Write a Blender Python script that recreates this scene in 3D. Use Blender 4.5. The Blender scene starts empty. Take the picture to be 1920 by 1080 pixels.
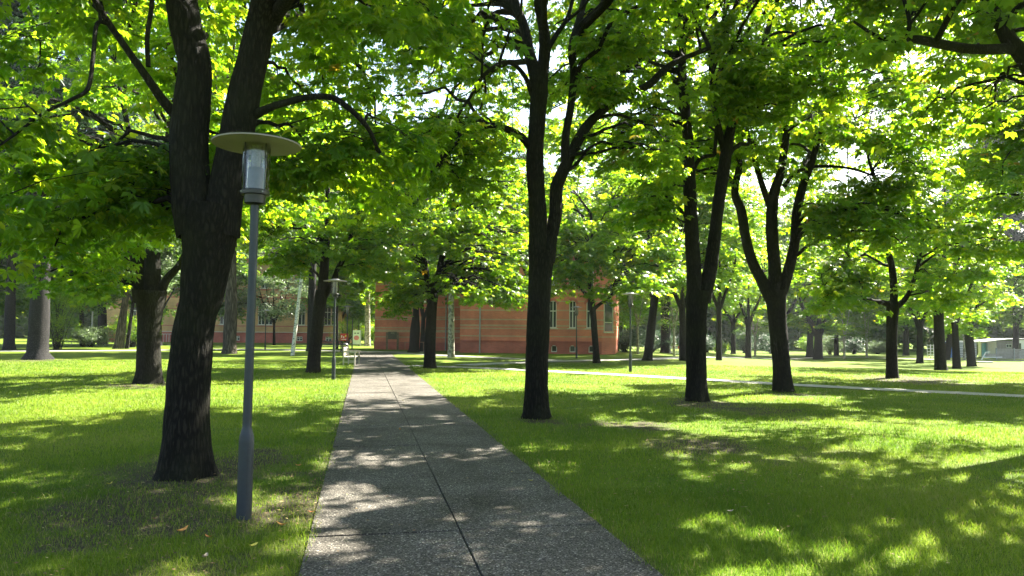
import bpy, math, random
import numpy as np
from mathutils import Vector, Matrix

# ============================================================ camera, world, sun, exposure
SC = bpy.context.scene
COL = SC.collection
F = 1440.0                      # focal length in pixels of a 1920 px wide frame
PITCH = math.atan(83.4 / F)
ROLL = math.radians(0.5)
CAM = np.array([0.0, 0.0, 1.7])
_fw = np.array([0, math.cos(PITCH), math.sin(PITCH)])
_rt = np.array([1.0, 0, 0])
_up = np.cross(_rt, _fw)
RT = _rt * math.cos(ROLL) + _up * math.sin(ROLL)
UP = -_rt * math.sin(ROLL) + _up * math.cos(ROLL)
cd = bpy.data.cameras.new('camera'); cam = bpy.data.objects.new('camera', cd); COL.objects.link(cam)
cd.sensor_width = 36; cd.lens = 27.0; cd.clip_start = 0.05; cd.clip_end = 3000
M = Matrix(((RT[0], UP[0], -_fw[0], CAM[0]), (RT[1], UP[1], -_fw[1], CAM[1]), (RT[2], UP[2], -_fw[2], CAM[2]), (0, 0, 0, 1)))
cam.matrix_world = M
SC.camera = cam

SUN_AZ, SUN_EL = math.radians(48), math.radians(44)
S = np.array([math.sin(SUN_AZ) * math.cos(SUN_EL), math.cos(SUN_AZ) * math.cos(SUN_EL), math.sin(SUN_EL)])
w = bpy.data.worlds.new("World"); SC.world = w; w.use_nodes = True
nt = w.node_tree; bg = nt.nodes['Background']
sky = nt.nodes.new('ShaderNodeTexSky'); sky.sky_type = 'NISHITA'; sky.sun_disc = False
sky.sun_elevation = SUN_EL; sky.sun_rotation = SUN_AZ; sky.air_density = 1.2; sky.dust_density = 2.5
nt.links.new(sky.outputs[0], bg.inputs[0]); bg.inputs[1].default_value = 0.052
sd = bpy.data.lights.new('sun', 'SUN'); sd.energy = 5.0; sd.angle = math.radians(0.5); sd.color = (1.0, 0.93, 0.80)
so = bpy.data.objects.new('sun', sd); COL.objects.link(so)
so.rotation_euler = Vector(S).to_track_quat('Z', 'Y').to_euler(); so.location = (0, 0, 50)
SC.view_settings.view_transform = 'Standard'; SC.view_settings.look = 'None'
SC.view_settings.exposure = 2.95; SC.view_settings.gamma = 1.0
cy = SC.cycles
cy.max_bounces = 8; cy.diffuse_bounces = 7; cy.glossy_bounces = 2; cy.transmission_bounces = 4
cy.transparent_max_bounces = 8; cy.volume_bounces = 0; cy.use_denoising = True
cy.caustics_reflective = False; cy.caustics_refractive = False
cy.sample_clamp_indirect = 8.0

# ============================================================ helpers
def sst(t):
    t = np.clip(t, 0, 1); return t * t * (3 - 2 * t)
def H(x, y):                                    # the ground falls away gently to the far right
    return -1.0 * sst((np.asarray(x, float) - 8) / 25) * sst((np.asarray(y, float) - 25) / 50)
def ray(px, py):
    return _fw + RT * ((px - 960) / F) + UP * ((540 - py) / F)
def P(px, py, d):
    r = ray(px, py); return CAM + r * (d / r[1])
def G(px, py):
    r = ray(px, py); z = 0.0; p = CAM
    for _ in range(12):
        t = (z - CAM[2]) / r[2]; p = CAM + r * t; z = float(H(p[0], p[1]))
    return np.array([p[0], p[1], z])
def _hash(ix, iy, iz, seed):
    n = (ix.astype(np.int64) * 374761393 + iy.astype(np.int64) * 668265263 + iz.astype(np.int64) * 2147483647 + seed * 974634777) & 0xffffffff
    n = ((n ^ (n >> 13)) * 1274126177) & 0xffffffff
    n = (n ^ (n >> 16)) & 0xffffffff
    return n / 4294967295.0
def noise(x, y, z=0.0, seed=0):
    x, y, z = np.broadcast_arrays(np.asarray(x, float), np.asarray(y, float), np.asarray(z, float))
    ix, iy, iz = np.floor(x), np.floor(y), np.floor(z)
    fx, fy, fz = sst(x - ix), sst(y - iy), sst(z - iz)
    r = 0
    for a in (0, 1):
        for b in (0, 1):
            for c in (0, 1):
                wt = (fx if a else 1 - fx) * (fy if b else 1 - fy) * (fz if c else 1 - fz)
                r = r + wt * _hash(ix + a, iy + b, iz + c, seed)
    return r
def fbm(x, y, z=0.0, seed=0, o=3):
    r, a, s = 0, 0.5, 0
    for i in range(o):
        r = r + a * noise(np.asarray(x) * 2 ** i, np.asarray(y) * 2 ** i, np.asarray(z) * 2 ** i, seed + i); s += a; a *= 0.5
    return r / s

def link(name, me, parent=None, mat=None):
    o = bpy.data.objects.new(name, me); COL.objects.link(o)
    if parent is not None: o.parent = parent
    if mat is not None and me is not None:
        for m in (mat if isinstance(mat, (list, tuple)) else [mat]): me.materials.append(m)
    return o
def tag(o, label=None, cat=None, group=None, kind=None):
    if label: o['label'] = label
    if cat: o['category'] = cat
    if group: o['group'] = group
    if kind: o['kind'] = kind
    return o
def thing(name, label, cat, loc, group=None, rz=0):
    o = bpy.data.objects.new(name, None); COL.objects.link(o); o.location = [float(v) for v in loc]; o.rotation_euler = (0, 0, rz)
    o.empty_display_size = 0.2
    return tag(o, label, cat, group)

def np_mesh(name, V, faces, tint=None, smooth=False, mi=None):
    """faces: list of (n, k) int arrays, k = 3 or 4"""
    me = bpy.data.meshes.new(name)
    V = np.asarray(V, np.float32)
    me.vertices.add(len(V)); me.vertices.foreach_set('co', V.ravel())
    L = np.concatenate([f.ravel() for f in faces]).astype(np.int32)
    tot = np.concatenate([np.full(len(f), f.shape[1], np.int32) for f in faces])
    st = np.concatenate([[0], np.cumsum(tot)[:-1]]).astype(np.int32)
    me.loops.add(len(L)); me.loops.foreach_set('vertex_index', L)
    me.polygons.add(len(tot)); me.polygons.foreach_set('loop_start', st); me.polygons.foreach_set('loop_total', tot)
    if smooth: me.polygons.foreach_set('use_smooth', np.ones(len(tot), bool))
    if mi is not None: me.polygons.foreach_set('material_index', np.asarray(mi, np.int32))
    me.update(calc_edges=True)
    if tint is not None:
        a = me.attributes.new('tint', 'FLOAT', 'POINT'); a.data.foreach_set('value', np.asarray(tint, np.float32))
    return me

class MB:
    """collects simple solids, then links them as one mesh object"""
    def __init__(s): s.v = []; s.f = []; s.m = []; s.mi = 0
    def add(s, vs, fs):
        b = len(s.v); s.v += [tuple(float(c) for c in v) for v in vs]
        s.f += [tuple(b + i for i in f) for f in fs]; s.m += [s.mi] * len(fs)
    def box(s, x0, x1, y0, y1, z0, z1):
        s.add([(x0, y0, z0), (x1, y0, z0), (x1, y1, z0), (x0, y1, z0), (x0, y0, z1), (x1, y0, z1), (x1, y1, z1), (x0, y1, z1)],
              [(0, 3, 2, 1), (4, 5, 6, 7), (0, 1, 5, 4), (1, 2, 6, 5), (2, 3, 7, 6), (3, 0, 4, 7)]); return s
    def bar(s, a, b, w, t=None, n=4):
        a, b = Vector(a), Vector(b); d = (b - a).normalized()
        q = d.to_track_quat('Z', 'Y'); u = q @ Vector((1, 0, 0)); v = q @ Vector((0, 1, 0)); t = t or w
        vs = []
        for p in (a, b):
            for i in range(n):
                an = 2 * math.pi * (i + 0.5) / n; k = math.sqrt(2) if n == 4 else 1
                vs.append(p + u * math.cos(an) * w / 2 * k + v * math.sin(an) * t / 2 * k)
        fs = [(i, (i + 1) % n, n + (i + 1) % n, n + i) for i in range(n)] + [tuple(range(n))[::-1], tuple(range(n, 2 * n))]
        s.add(vs, fs); return s
    def lathe(s, prof, n=32, c=(0, 0), cap=True):
        vs = []
        for r, z in prof:
            for i in range(n):
                a = 2 * math.pi * i / n; vs.append((c[0] + r * math.cos(a), c[1] + r * math.sin(a), z))
        fs = []
        for k in range(len(prof) - 1):
            for i in range(n):
                j = (i + 1) % n; fs.append((k * n + i, k * n + j, (k + 1) * n + j, (k + 1) * n + i))
        if cap: fs += [tuple(range(n))[::-1], tuple(range((len(prof) - 1) * n, len(prof) * n))]
        s.add(vs, fs); return s
    def build(s, name, mat, parent=None, smooth=False, bevel=0):
        me = bpy.data.meshes.new(name); me.from_pydata(s.v, [], s.f)
        for p, m in zip(me.polygons, s.m): p.material_index = m; p.use_smooth = smooth
        o = link(name, me, parent, mat)
        if smooth:
            try: me.set_sharp_from_angle(angle=math.radians(40))
            except Exception: pass
        if bevel:
            b = o.modifiers.new('bevel', 'BEVEL'); b.width = bevel; b.segments = 2; b.limit_method = 'ANGLE'
        return o

# ============================================================ materials
def nmat(name):
    m = bpy.data.materials.new(name); m.use_nodes = True
    t = m.node_tree; return m, t, t.nodes['Principled BSDF'], t.nodes['Material Output']
def ramp(t, fac, stops):
    r = t.nodes.new('ShaderNodeValToRGB'); e = r.color_ramp.elements
    while len(e) < len(stops): e.new(0.5)
    for k, (p, c) in enumerate(stops): e[k].position = p; e[k].color = (*c, 1)
    t.links.new(fac, r.inputs[0]); return r.outputs[0]
def tex(t, kind, scale, vec=None, **kw):
    n = t.nodes.new(kind); n.inputs['Scale'].default_value = scale
    for k, v in kw.items():
        if k in n.inputs.keys() if hasattr(n.inputs, 'keys') else False: n.inputs[k].default_value = v
    if vec is not None: t.links.new(vec, n.inputs['Vector'])
    return n
def coords(t, sc=(1, 1, 1), kind='Object'):
    c = t.nodes.new('ShaderNodeTexCoord'); m = t.nodes.new('ShaderNodeMapping'); m.inputs['Scale'].default_value = sc
    t.links.new(c.outputs[kind], m.inputs['Vector']); return m.outputs[0]
def bump(t, b, h, strength=0.5, dist=0.02):
    n = t.nodes.new('ShaderNodeBump'); n.inputs['Strength'].default_value = strength; n.inputs['Distance'].default_value = dist
    t.links.new(h, n.inputs['Height']); t.links.new(n.outputs[0], b.inputs['Normal']); return n
def plain(name, col, rough=0.6, var=0.25, scale=6.0, metal=0.0, bmp=0.15):
    m, t, b, o = nmat(name)
    n = tex(t, 'ShaderNodeTexNoise', scale, coords(t)); n.inputs['Detail'].default_value = 6
    c = ramp(t, n.outputs[0], [(0.3, [v * (1 - var) for v in col]), (0.7, [min(1, v * (1 + var)) for v in col])])
    t.links.new(c, b.inputs['Base Color']); b.inputs['Roughness'].default_value = rough; b.inputs['Metallic'].default_value = metal
    if bmp: bump(t, b, n.outputs[0], bmp, 0.01)
    return m

def leaf_mat(name, g, tr, k=0.5, rough=0.42, spec=0.35):
    """g: reflect colours (dark, mid, yellow, orange); tr: transmit colours"""
    m, t, b, o = nmat(name)
    a = t.nodes.new('ShaderNodeAttribute'); a.attribute_name = 'tint'
    pos = [0.0, 0.80, 0.95, 1.0]
    c1 = ramp(t, a.outputs['Fac'], list(zip(pos, g))); c2 = ramp(t, a.outputs['Fac'], list(zip(pos, tr)))
    t.links.new(c1, b.inputs['Base Color']); b.inputs['Roughness'].default_value = rough
    b.inputs['Specular IOR Level'].default_value = spec
    tl = t.nodes.new('ShaderNodeBsdfTranslucent'); t.links.new(c2, tl.inputs[0])
    mx = t.nodes.new('ShaderNodeMixShader'); mx.inputs[0].default_value = k
    t.links.new(b.outputs[0], mx.inputs[1]); t.links.new(tl.outputs[0], mx.inputs[2]); t.links.new(mx.outputs[0], o.inputs[0])
    return m
LEAF = leaf_mat('chestnut_leaf', [(.030, .075, .010), (.065, .135, .014), (.14, .19, .02), (.30, .14, .02)],
                [(.17, .38, .008), (.46, .66, .012), (.66, .66, .02), (.62, .32, .03)], 0.58)
LEAF_SOFT = leaf_mat('linden_leaf', [(.035, .085, .018), (.07, .14, .022), (.13, .19, .03), (.2, .2, .03)],
                     [(.14, .32, .02), (.34, .54, .03), (.45, .55, .05), (.5, .45, .04)], 0.5)
LEAF_GREY = leaf_mat('silver_leaf', [(.09, .13, .075), (.15, .20, .11), (.22, .26, .14), (.25, .27, .15)],
                     [(.16, .26, .10), (.28, .40, .14), (.35, .45, .16), (.4, .45, .16)], 0.4)
NEEDLE = leaf_mat('needle', [(.016, .04, .022), (.035, .07, .035), (.05, .09, .04), (.06, .09, .04)],
                  [(.03, .08, .03), (.06, .13, .04), (.08, .14, .05), (.08, .14, .05)], 0.25)
DARKLEAF = leaf_mat('dark_shrub_leaf', [(.02, .045, .03), (.04, .075, .045), (.07, .11, .06), (.09, .12, .06)],
                    [(.04, .10, .04), (.08, .17, .06), (.12, .2, .07), (.12, .2, .07)], 0.3)

def bark_mat(name, dark, light, sx=14, sz=2.6, dist=0.03, moss=0.0):
    m, t, b, o = nmat(name)
    v = coords(t, (sx, sx, sz))
    n0 = tex(t, 'ShaderNodeTexNoise', 1.2, v); n0.inputs['Detail'].default_value = 4
    vr = t.nodes.new('ShaderNodeTexVoronoi'); vr.feature = 'DISTANCE_TO_EDGE'; vr.inputs['Scale'].default_value = 0.8
    mixv = t.nodes.new('ShaderNodeVectorMath'); mixv.operation = 'ADD'
    t.links.new(v, mixv.inputs[0]); t.links.new(n0.outputs['Color'], mixv.inputs[1]); t.links.new(mixv.outputs[0], vr.inputs['Vector'])
    n1 = tex(t, 'ShaderNodeTexNoise', 3.0, v); n1.inputs['Detail'].default_value = 8; n1.inputs['Roughness'].default_value = .7
    mul = t.nodes.new('ShaderNodeMath'); mul.operation = 'MULTIPLY_ADD'; mul.inputs[1].default_value = 0.95
    rr = t.nodes.new('ShaderNodeMapRange'); rr.inputs['From Max'].default_value = 0.35; rr.inputs['To Max'].default_value = 0.55; t.links.new(vr.outputs['Distance'], rr.inputs[0])
    t.links.new(n1.outputs[0], mul.inputs[0]); t.links.new(rr.outputs[0], mul.inputs[2])
    c = ramp(t, mul.outputs[0], [(0.35, [x * 0.4 for x in dark]), (0.68, dark), (.86, light), (.98, [x * 1.15 for x in light])])
    if moss:
        n2 = tex(t, 'ShaderNodeTexNoise', 1.3, coords(t)); mr = t.nodes.new('ShaderNodeMapRange')
        mr.inputs['From Min'].default_value = 0.45; mr.inputs['From Max'].default_value = 0.65; mr.inputs['To Max'].default_value = moss
        t.links.new(n2.outputs[0], mr.inputs[0])
        mc = t.nodes.new('ShaderNodeMix'); mc.data_type = 'RGBA'; t.links.new(mr.outputs[0], mc.inputs[0]); t.links.new(c, mc.inputs[6])
        mc.inputs[7].default_value = (.020, .024, .008, 1); c = mc.outputs[2]
    t.links.new(c, b.inputs['Base Color']); b.inputs['Roughness'].default_value = 0.9; b.inputs['Specular IOR Level'].default_value = 0.2
    bump(t, b, mul.outputs[0], 1.0, dist)
    return m
BARK = bark_mat('chestnut_bark', (.007, .006, .0045), (.017, .015, .011), 30, 6, 0.02, moss=0.3)
BARK2 = bark_mat('young_bark', (.007, .006, .0045), (.017, .015, .011), 36, 8, 0.012, moss=0.5)
BARKG = bark_mat('grey_bark', (.016, .0155, .0155), (.036, .035, .034), 22, 12, 0.02)
BARKP = bark_mat('pale_ridged_bark', (.06, .05, .038), (.14, .12, .095), 16, 1.2, 0.04)
def birch_mat(name, base=(.62, .60, .56), mark=(.03, .028, .025), thr=0.60, sc=(6, 6, 22)):
    m, t, b, o = nmat(name)
    n = tex(t, 'ShaderNodeTexNoise', 1.0, coords(t, sc)); n.inputs['Detail'].default_value = 3
    c = ramp(t, n.outputs[0], [(thr - 0.04, base), (thr + 0.03, mark)])
    t.links.new(c, b.inputs['Base Color']); b.inputs['Roughness'].default_value = 0.8; return m
BIRCH = birch_mat('birch_bark')
PLANE = birch_mat('mottled_bark', (.36, .33, .27), (.15, .14, .11), 0.52, (5, 5, 5))

# ============================================================ layout of paths
AZ = math.atan((683 - 960) / F)
PD = np.array([math.sin(AZ), math.cos(AZ)]); PN = np.array([PD[1], -PD[0]])      # along, to the right
PL, PR = float(G(560, 1080)[:2] @ PN), float(G(1240, 1080)[:2] @ PN)
PW = PR - PL
END = float(G(705, 660)[:2] @ PD)
def gp(*pts): return [G(x, y)[:2] for x, y in pts]
SIDE = [(gp((770, 686), (860, 687.5), (985, 694), (1200, 705), (1400, 717), (1560, 726), (1920, 743), (2500, 775)), 1.15),
        (gp((870, 685), (985, 679), (1100, 676), (1210, 674.5), (1400, 671), (1560, 669.5), (1750, 674), (1920, 676), (2200, 680)), 1.5),
        (gp((735, 662), (860, 668), (960, 673), (1060, 677)), 1.4),
        (gp((-300, 659), (125, 658.5), (258, 657.5), (400, 655), (500, 656), (620, 657.5), (690, 660), (800, 661)), 2.6)]
PLAZA = gp((720, 656.5), (890, 663))
def seg_dist(xy, a, b):
    ab = b - a; t = np.clip(((xy - a) @ ab) / (ab @ ab), 0, 1)[:, None]
    return np.linalg.norm(xy - (a + t * ab), axis=1)
def path_margin(xy):
    """signed distance to nearest paving edge (negative = on the paving)"""
    u = xy @ PN; v = xy @ PD
    d = np.maximum(np.maximum(PL - u, u - PR), v - END)
    for pts, wd in SIDE:
        for a, b in zip(pts[:-1], pts[1:]): d = np.minimum(d, seg_dist(xy, a, b) - wd / 2)
    return d

# trees with their feet (for bare soil round them)
def bare(x, y):
    """0..1 how bare and brown the ground is"""
    xy = np.stack([x, y], 1)
    n = fbm(x * 0.55, y * 0.55, 3.1, 11, 4); n2 = fbm(x * 2.3, y * 2.3, 1.7, 21, 3)
    g = np.zeros(len(x))
    for px, py, r, s in [(347, 893, 1.5, 1.0), (430, 890, 2.0, .7), (300, 960, 2.6, .75), (560, 940, 1.6, .85), (380, 1060, 2.0, .7),  # worn soil at lower left, strengthened to stand in for deeper shade
                         (1290, 835, 1.2, .8), (1180, 800, 1.3, .6), (1450, 775, 1.6, .6), (1006, 790, .9, .7), (1307, 757, 1.2, .8),
                         (1468, 740, 1.0, .7), (1500, 850, 1.5, .35), (1850, 900, 1.6, .35), (1700, 712, 2.5, .9), (278, 722, 1.5, .7), (68, 676, 2.5, .6)]:
        c = G(px, py); q = ((x - c[0]) ** 2 + ((y - c[1]) * 0.8) ** 2) / r ** 2
        g = np.maximum(g, s * np.exp(-q))
    e = path_margin(xy)
    edge = np.exp(-np.maximum(e, 0) / 0.10) * (0.35 + 0.6 * noise(x * 0.8, y * 0.8, 0, 5))
    v = (g * 1.1 + n * 0.75 - 0.70 + (n2 - 0.5) * 1.1)
    return np.clip(np.maximum(sst(v * 2.2), edge), 0, 1)

# ============================================================ ground
def axis(lo, hi, a, b, step, grow=1.22):
    c = list(np.arange(a, b + step, step)); s = step
    while c[-1] < hi: s = min(s * grow, 80); c.append(c[-1] + s)
    s = step
    while c[0] > lo: s = min(s * grow, 80); c.insert(0, c[0] - s)
    return np.array(c)
def build_ground():
    X = axis(-250, 250, -16, 18, 0.16); Y = axis(-60, 300, 3, 30, 0.16)
    gx, gy = np.meshgrid(X, Y); x = gx.ravel(); y = gy.ravel()
    z = H(x, y) + (fbm(x * 0.4, y * 0.4, 0, 31, 2) - 0.5) * 0.03 * (path_margin(np.stack([x, y], 1)) > 0.15)
    z -= 0.02 * (path_margin(np.stack([x, y], 1)) < 0)
    nx, ny = len(X), len(Y); i = np.arange(nx * ny).reshape(ny, nx)
    f = np.stack([i[:-1, :-1].ravel(), i[:-1, 1:].ravel(), i[1:, 1:].ravel(), i[1:, :-1].ravel()], 1)
    me = np_mesh('lawn', np.stack([x, y, z], 1), [f], bare(x, y), True)
    m, t, b, o = nmat('lawn_ground')
    at = t.nodes.new('ShaderNodeAttribute'); at.attribute_name = 'tint'
    c = coords(t)
    n1 = tex(t, 'ShaderNodeTexNoise', 0.7, c); n1.inputs['Detail'].default_value = 6
    n2 = tex(t, 'ShaderNodeTexNoise', 45, c); n2.inputs['Detail'].default_value = 5
    n3 = tex(t, 'ShaderNodeTexVoronoi', 60, c)
    g1 = ramp(t, n1.outputs[0], [(.3, (.07, .13, .008)), (.52, (.115, .175, .010)), (.75, (.165, .21, .022))])
    g2 = ramp(t, n2.outputs[0], [(.3, (.35, .42, .35)), (.68, (1.25, 1.2, 1.1))])
    mg = t.nodes.new('ShaderNodeMix'); mg.data_type = 'RGBA'; mg.blend_type = 'MULTIPLY'; mg.inputs[0].default_value = 1
    t.links.new(g1, mg.inputs[6]); t.links.new(g2, mg.inputs[7])
    sc = ramp(t, n3.outputs['Color'], [(.1, (.028, .024, .014)), (.6, (.055, .048, .026)), (.95, (.11, .095, .055))])
    mx = t.nodes.new('ShaderNodeMix'); mx.data_type = 'RGBA'; t.links.new(at.outputs['Fac'], mx.inputs[0])
    t.links.new(mg.outputs[2], mx.inputs[6]); t.links.new(sc, mx.inputs[7]); t.links.new(mx.outputs[2], b.inputs['Base Color'])
    b.inputs['Roughness'].default_value = 0.9; b.inputs['Specular IOR Level'].default_value = 0.15
    bump(t, b, n2.outputs[0], 0.8, 0.03)
    tag(link('ground', me, None, m), kind='structure')

def build_paths():
    # concrete slabs of exposed aggregate, two abreast, with dark joints
    m, t, b, o = nmat('exposed_aggregate')
    c = coords(t)
    v = tex(t, 'ShaderNodeTexVoronoi', 85, c); v2 = tex(t, 'ShaderNodeTexVoronoi', 160, c)
    n = tex(t, 'ShaderNodeTexNoise', 1.1, c); n.inputs['Detail'].default_value = 7
    c1 = ramp(t, v.outputs['Color'], [(.12, (.024, .023, .021)), (.5, (.068, .062, .052)), (.80, (.14, .13, .112)), (.97, (.42, .39, .34))])
    c2 = ramp(t, n.outputs[0], [(.3, (.55, .54, .50)), (.5, (.95, .94, .92)), (.7, (1.2, 1.2, 1.2))])
    mg = t.nodes.new('ShaderNodeMix'); mg.data_type = 'RGBA'; mg.blend_type = 'MULTIPLY'; mg.inputs[0].default_value = 1
    t.links.new(c1, mg.inputs[6]); t.links.new(c2, mg.inputs[7]); t.links.new(mg.outputs[2], b.inputs['Base Color'])
    b.inputs['Roughness'].default_value = 0.85; b.inputs['Specular IOR Level'].default_value = .2; bump(t, b, v.outputs['Distance'], 0.6, 0.008)
    jm = plain('joint_dirt', (.02, .018, .014), 0.95, 0.3, 30)
    mb = MB(); rng = random.Random(3)
    v0 = float(G(620, 900)[:2] @ PD) % 2.5 - 12.5
    k = 0; g = 0.0075
    while v0 + k * 2.5 < END:
        for s in (0, 1):
            a = v0 + k * 2.5 + (0.02 if s else 0); e = min(a + 2.5, END)
            u0 = PL + s * PW / 2 + g * s; u1 = PL + (s + 1) * PW / 2 - g * (1 - s)
            z = 0.012 + rng.uniform(-.005, .005); q = rng.uniform(-.002, .002)
            cs = [(u0, a + .011), (u1, a + .011), (u1, e - .011), (u0, e - .011)]
            top = [tuple(PN * u + PD * vv) + (z + (q if i % 2 else -q),) for i, (u, vv) in enumerate(cs)]
            bot = [(x, y, -0.06) for x, y, _ in top]
            mb.add(top + bot, [(0, 1, 2, 3), (0, 4, 5, 1), (1, 5, 6, 2), (2, 6, 7, 3), (3, 7, 4, 0)])
        k += 1
    o = mb.build('path', m, bevel=0.004); tag(o, kind='structure')
    jb = MB(); cs = [PN * (PL + .02) + PD * v0, PN * (PR - .02) + PD * v0, PN * (PR - .02) + PD * (END - .02), PN * (PL + .02) + PD * (END - .02)]
    jb.add([(p[0], p[1], 0.002) for p in cs], [(0, 1, 2, 3)]); jo = jb.build('path_joints', jm); tag(jo, kind='structure')
    am = plain('pale_gravel', (.30, .285, .27), 0.85, 0.25, 3.0)
    n2 = am.node_tree
    for i, (pts, wd) in enumerate(SIDE):
        # resample and offset
        pts = [np.array(p) for p in pts]; fine = []
        for a, b2 in zip(pts[:-1], pts[1:]):
            nseg = max(1, int(np.linalg.norm(b2 - a) / 1.5))
            fine += [a + (b2 - a) * q / nseg for q in range(nseg)]
        fine.append(pts[-1]); fine = np.array(fine)
        for _ in range(3): fine[1:-1] = (fine[:-2] + 2 * fine[1:-1] + fine[2:]) / 4
        tg = np.gradient(fine, axis=0); tg /= np.linalg.norm(tg, axis=1)[:, None]; nn = np.stack([tg[:, 1], -tg[:, 0]], 1)
        vs, fs = [], []
        for q, (p, nv) in enumerate(zip(fine, nn)):
            for sgn in (-1, 1):
                e = p + nv * wd / 2 * sgn; vs.append((e[0], e[1], float(H(e[0], e[1])) + 0.012 + 0.004 * i))
        for q in range(len(fine) - 1): fs.append((2 * q, 2 * q + 1, 2 * q + 3, 2 * q + 2))
        mb = MB(); mb.add(vs, fs); o = mb.build('path', am); tag(o, kind='structure')

def build_grass():
    rng = np.random.default_rng(5)
    out = []
    # density falls with distance as (8/d)^2; blades widen a little to match
    def sample(n, d0, d1, uniform):
        u = rng.random(n)
        d = np.sqrt(d0 ** 2 + u * (d1 ** 2 - d0 ** 2)) if uniform else d0 * (d1 / d0) ** u
        x = (rng.random(n) * 2 - 1) * (d * 0.80 + 0.6)
        return x, d
    xa, ya = sample(210000, 3.6, 8.5, True); xb, yb = sample(430000, 8.5, 42, False)
    x = np.concatenate([xa, xb]); y = np.concatenate([ya, yb])
    # tufts: pull points towards clumps
    jx = fbm(x * 3, y * 3, 0, 41, 2); jy = fbm(x * 3, y * 3, 9, 42, 2)
    x = x + (jx - .5) * 0.12; y = y + (jy - .5) * 0.12
    xy = np.stack([x, y], 1); e = path_margin(xy); ba = bare(x, y)
    keep = (e > -0.09 * noise(x * 1.7, y * 1.7, 0, 91) ** 2 * 2 * rng.random(len(x)) - .005) & (rng.random(len(x)) > ba * 0.68)
    x, y, ba, e = x[keep], y[keep], ba[keep], e[keep]; n = len(x)
    wd = 0.0042 * np.maximum(1, y / 8.0) ** 0.85 * rng.uniform(.7, 1.4, n)
    tall = fbm(x * 0.8, y * 0.8, 5, 51, 3)
    h = (0.028 + 0.045 * rng.random(n) ** 1.5) * (0.55 + 1.0 * tall) * (1 - 0.35 * ba)
    an = rng.random(n) * 2 * np.pi; ln = rng.uniform(.2, .95, n) * h
    la = rng.random(n) * 2 * np.pi
    z = H(x, y) + (fbm(x * 0.4, y * 0.4, 0, 31, 2) - 0.5) * 0.03 - 0.004
    dx, dy = np.cos(an) * wd / 2, np.sin(an) * wd / 2; lx, ly = np.cos(la) * ln, np.sin(la) * ln
    V = np.empty((n, 5, 3))
    V[:, 0] = np.stack([x - dx, y - dy, z], 1); V[:, 1] = np.stack([x + dx, y + dy, z], 1)
    V[:, 2] = np.stack([x + dx * .8 + lx * .4, y + dy * .8 + ly * .4, z + h * .65], 1)
    V[:, 3] = np.stack([x - dx * .8 + lx * .4, y - dy * .8 + ly * .4, z + h * .65], 1)
    V[:, 4] = np.stack([x + lx, y + ly, z + h], 1)
    i = np.arange(n)[:, None] * 5
    q = i + np.array([[0, 1, 2, 3]]); tr = i + np.array([[3, 2, 4]])
    patch = fbm(x * 0.45, y * 0.45, 2, 61, 3)
    tint = np.clip(-0.12 + 1.1 * patch + rng.normal(0, .16, n) + 0.28 * ba * rng.random(n), 0, 1)
    tint = np.where(rng.random(n) < 0.035 + .12 * ba, rng.uniform(.9, 1, n), np.minimum(tint, .89))
    me = np_mesh('grass', V.reshape(-1, 3), [q, tr], np.repeat(tint, 5))
    m = leaf_mat('grass_blade', [(.038, .082, .006), (.15, .205, .010), (.25, .24, .07), (.30, .24, .12)],
                 [(.09, .22, .012), (.28, .40, .03), (.38, .36, .12), (.34, .26, .12)], 0.42, 0.5, 0.25)
    tag(link('grass', me, None, m), 'short mown green grass with thin brownish patches', 'grass', kind='stuff')

# ============================================================ tree growing
def catmull(pts, n=6):
    pts = np.asarray(pts, float); q = np.vstack([2 * pts[0] - pts[1], pts, 2 * pts[-1] - pts[-2]]); out = []
    for k in range(1, len(q) - 2):
        for j in range(n):
            t = j / n; p0, p1, p2, p3 = q[k - 1], q[k], q[k + 1], q[k + 2]
            out.append(0.5 * ((2 * p1) + (-p0 + p2) * t + (2 * p0 - 5 * p1 + 4 * p2 - p3) * t * t + (-p0 + 3 * p1 - 3 * p2 + p3) * t ** 3))
    out.append(q[-2]); return np.array(out)

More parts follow.
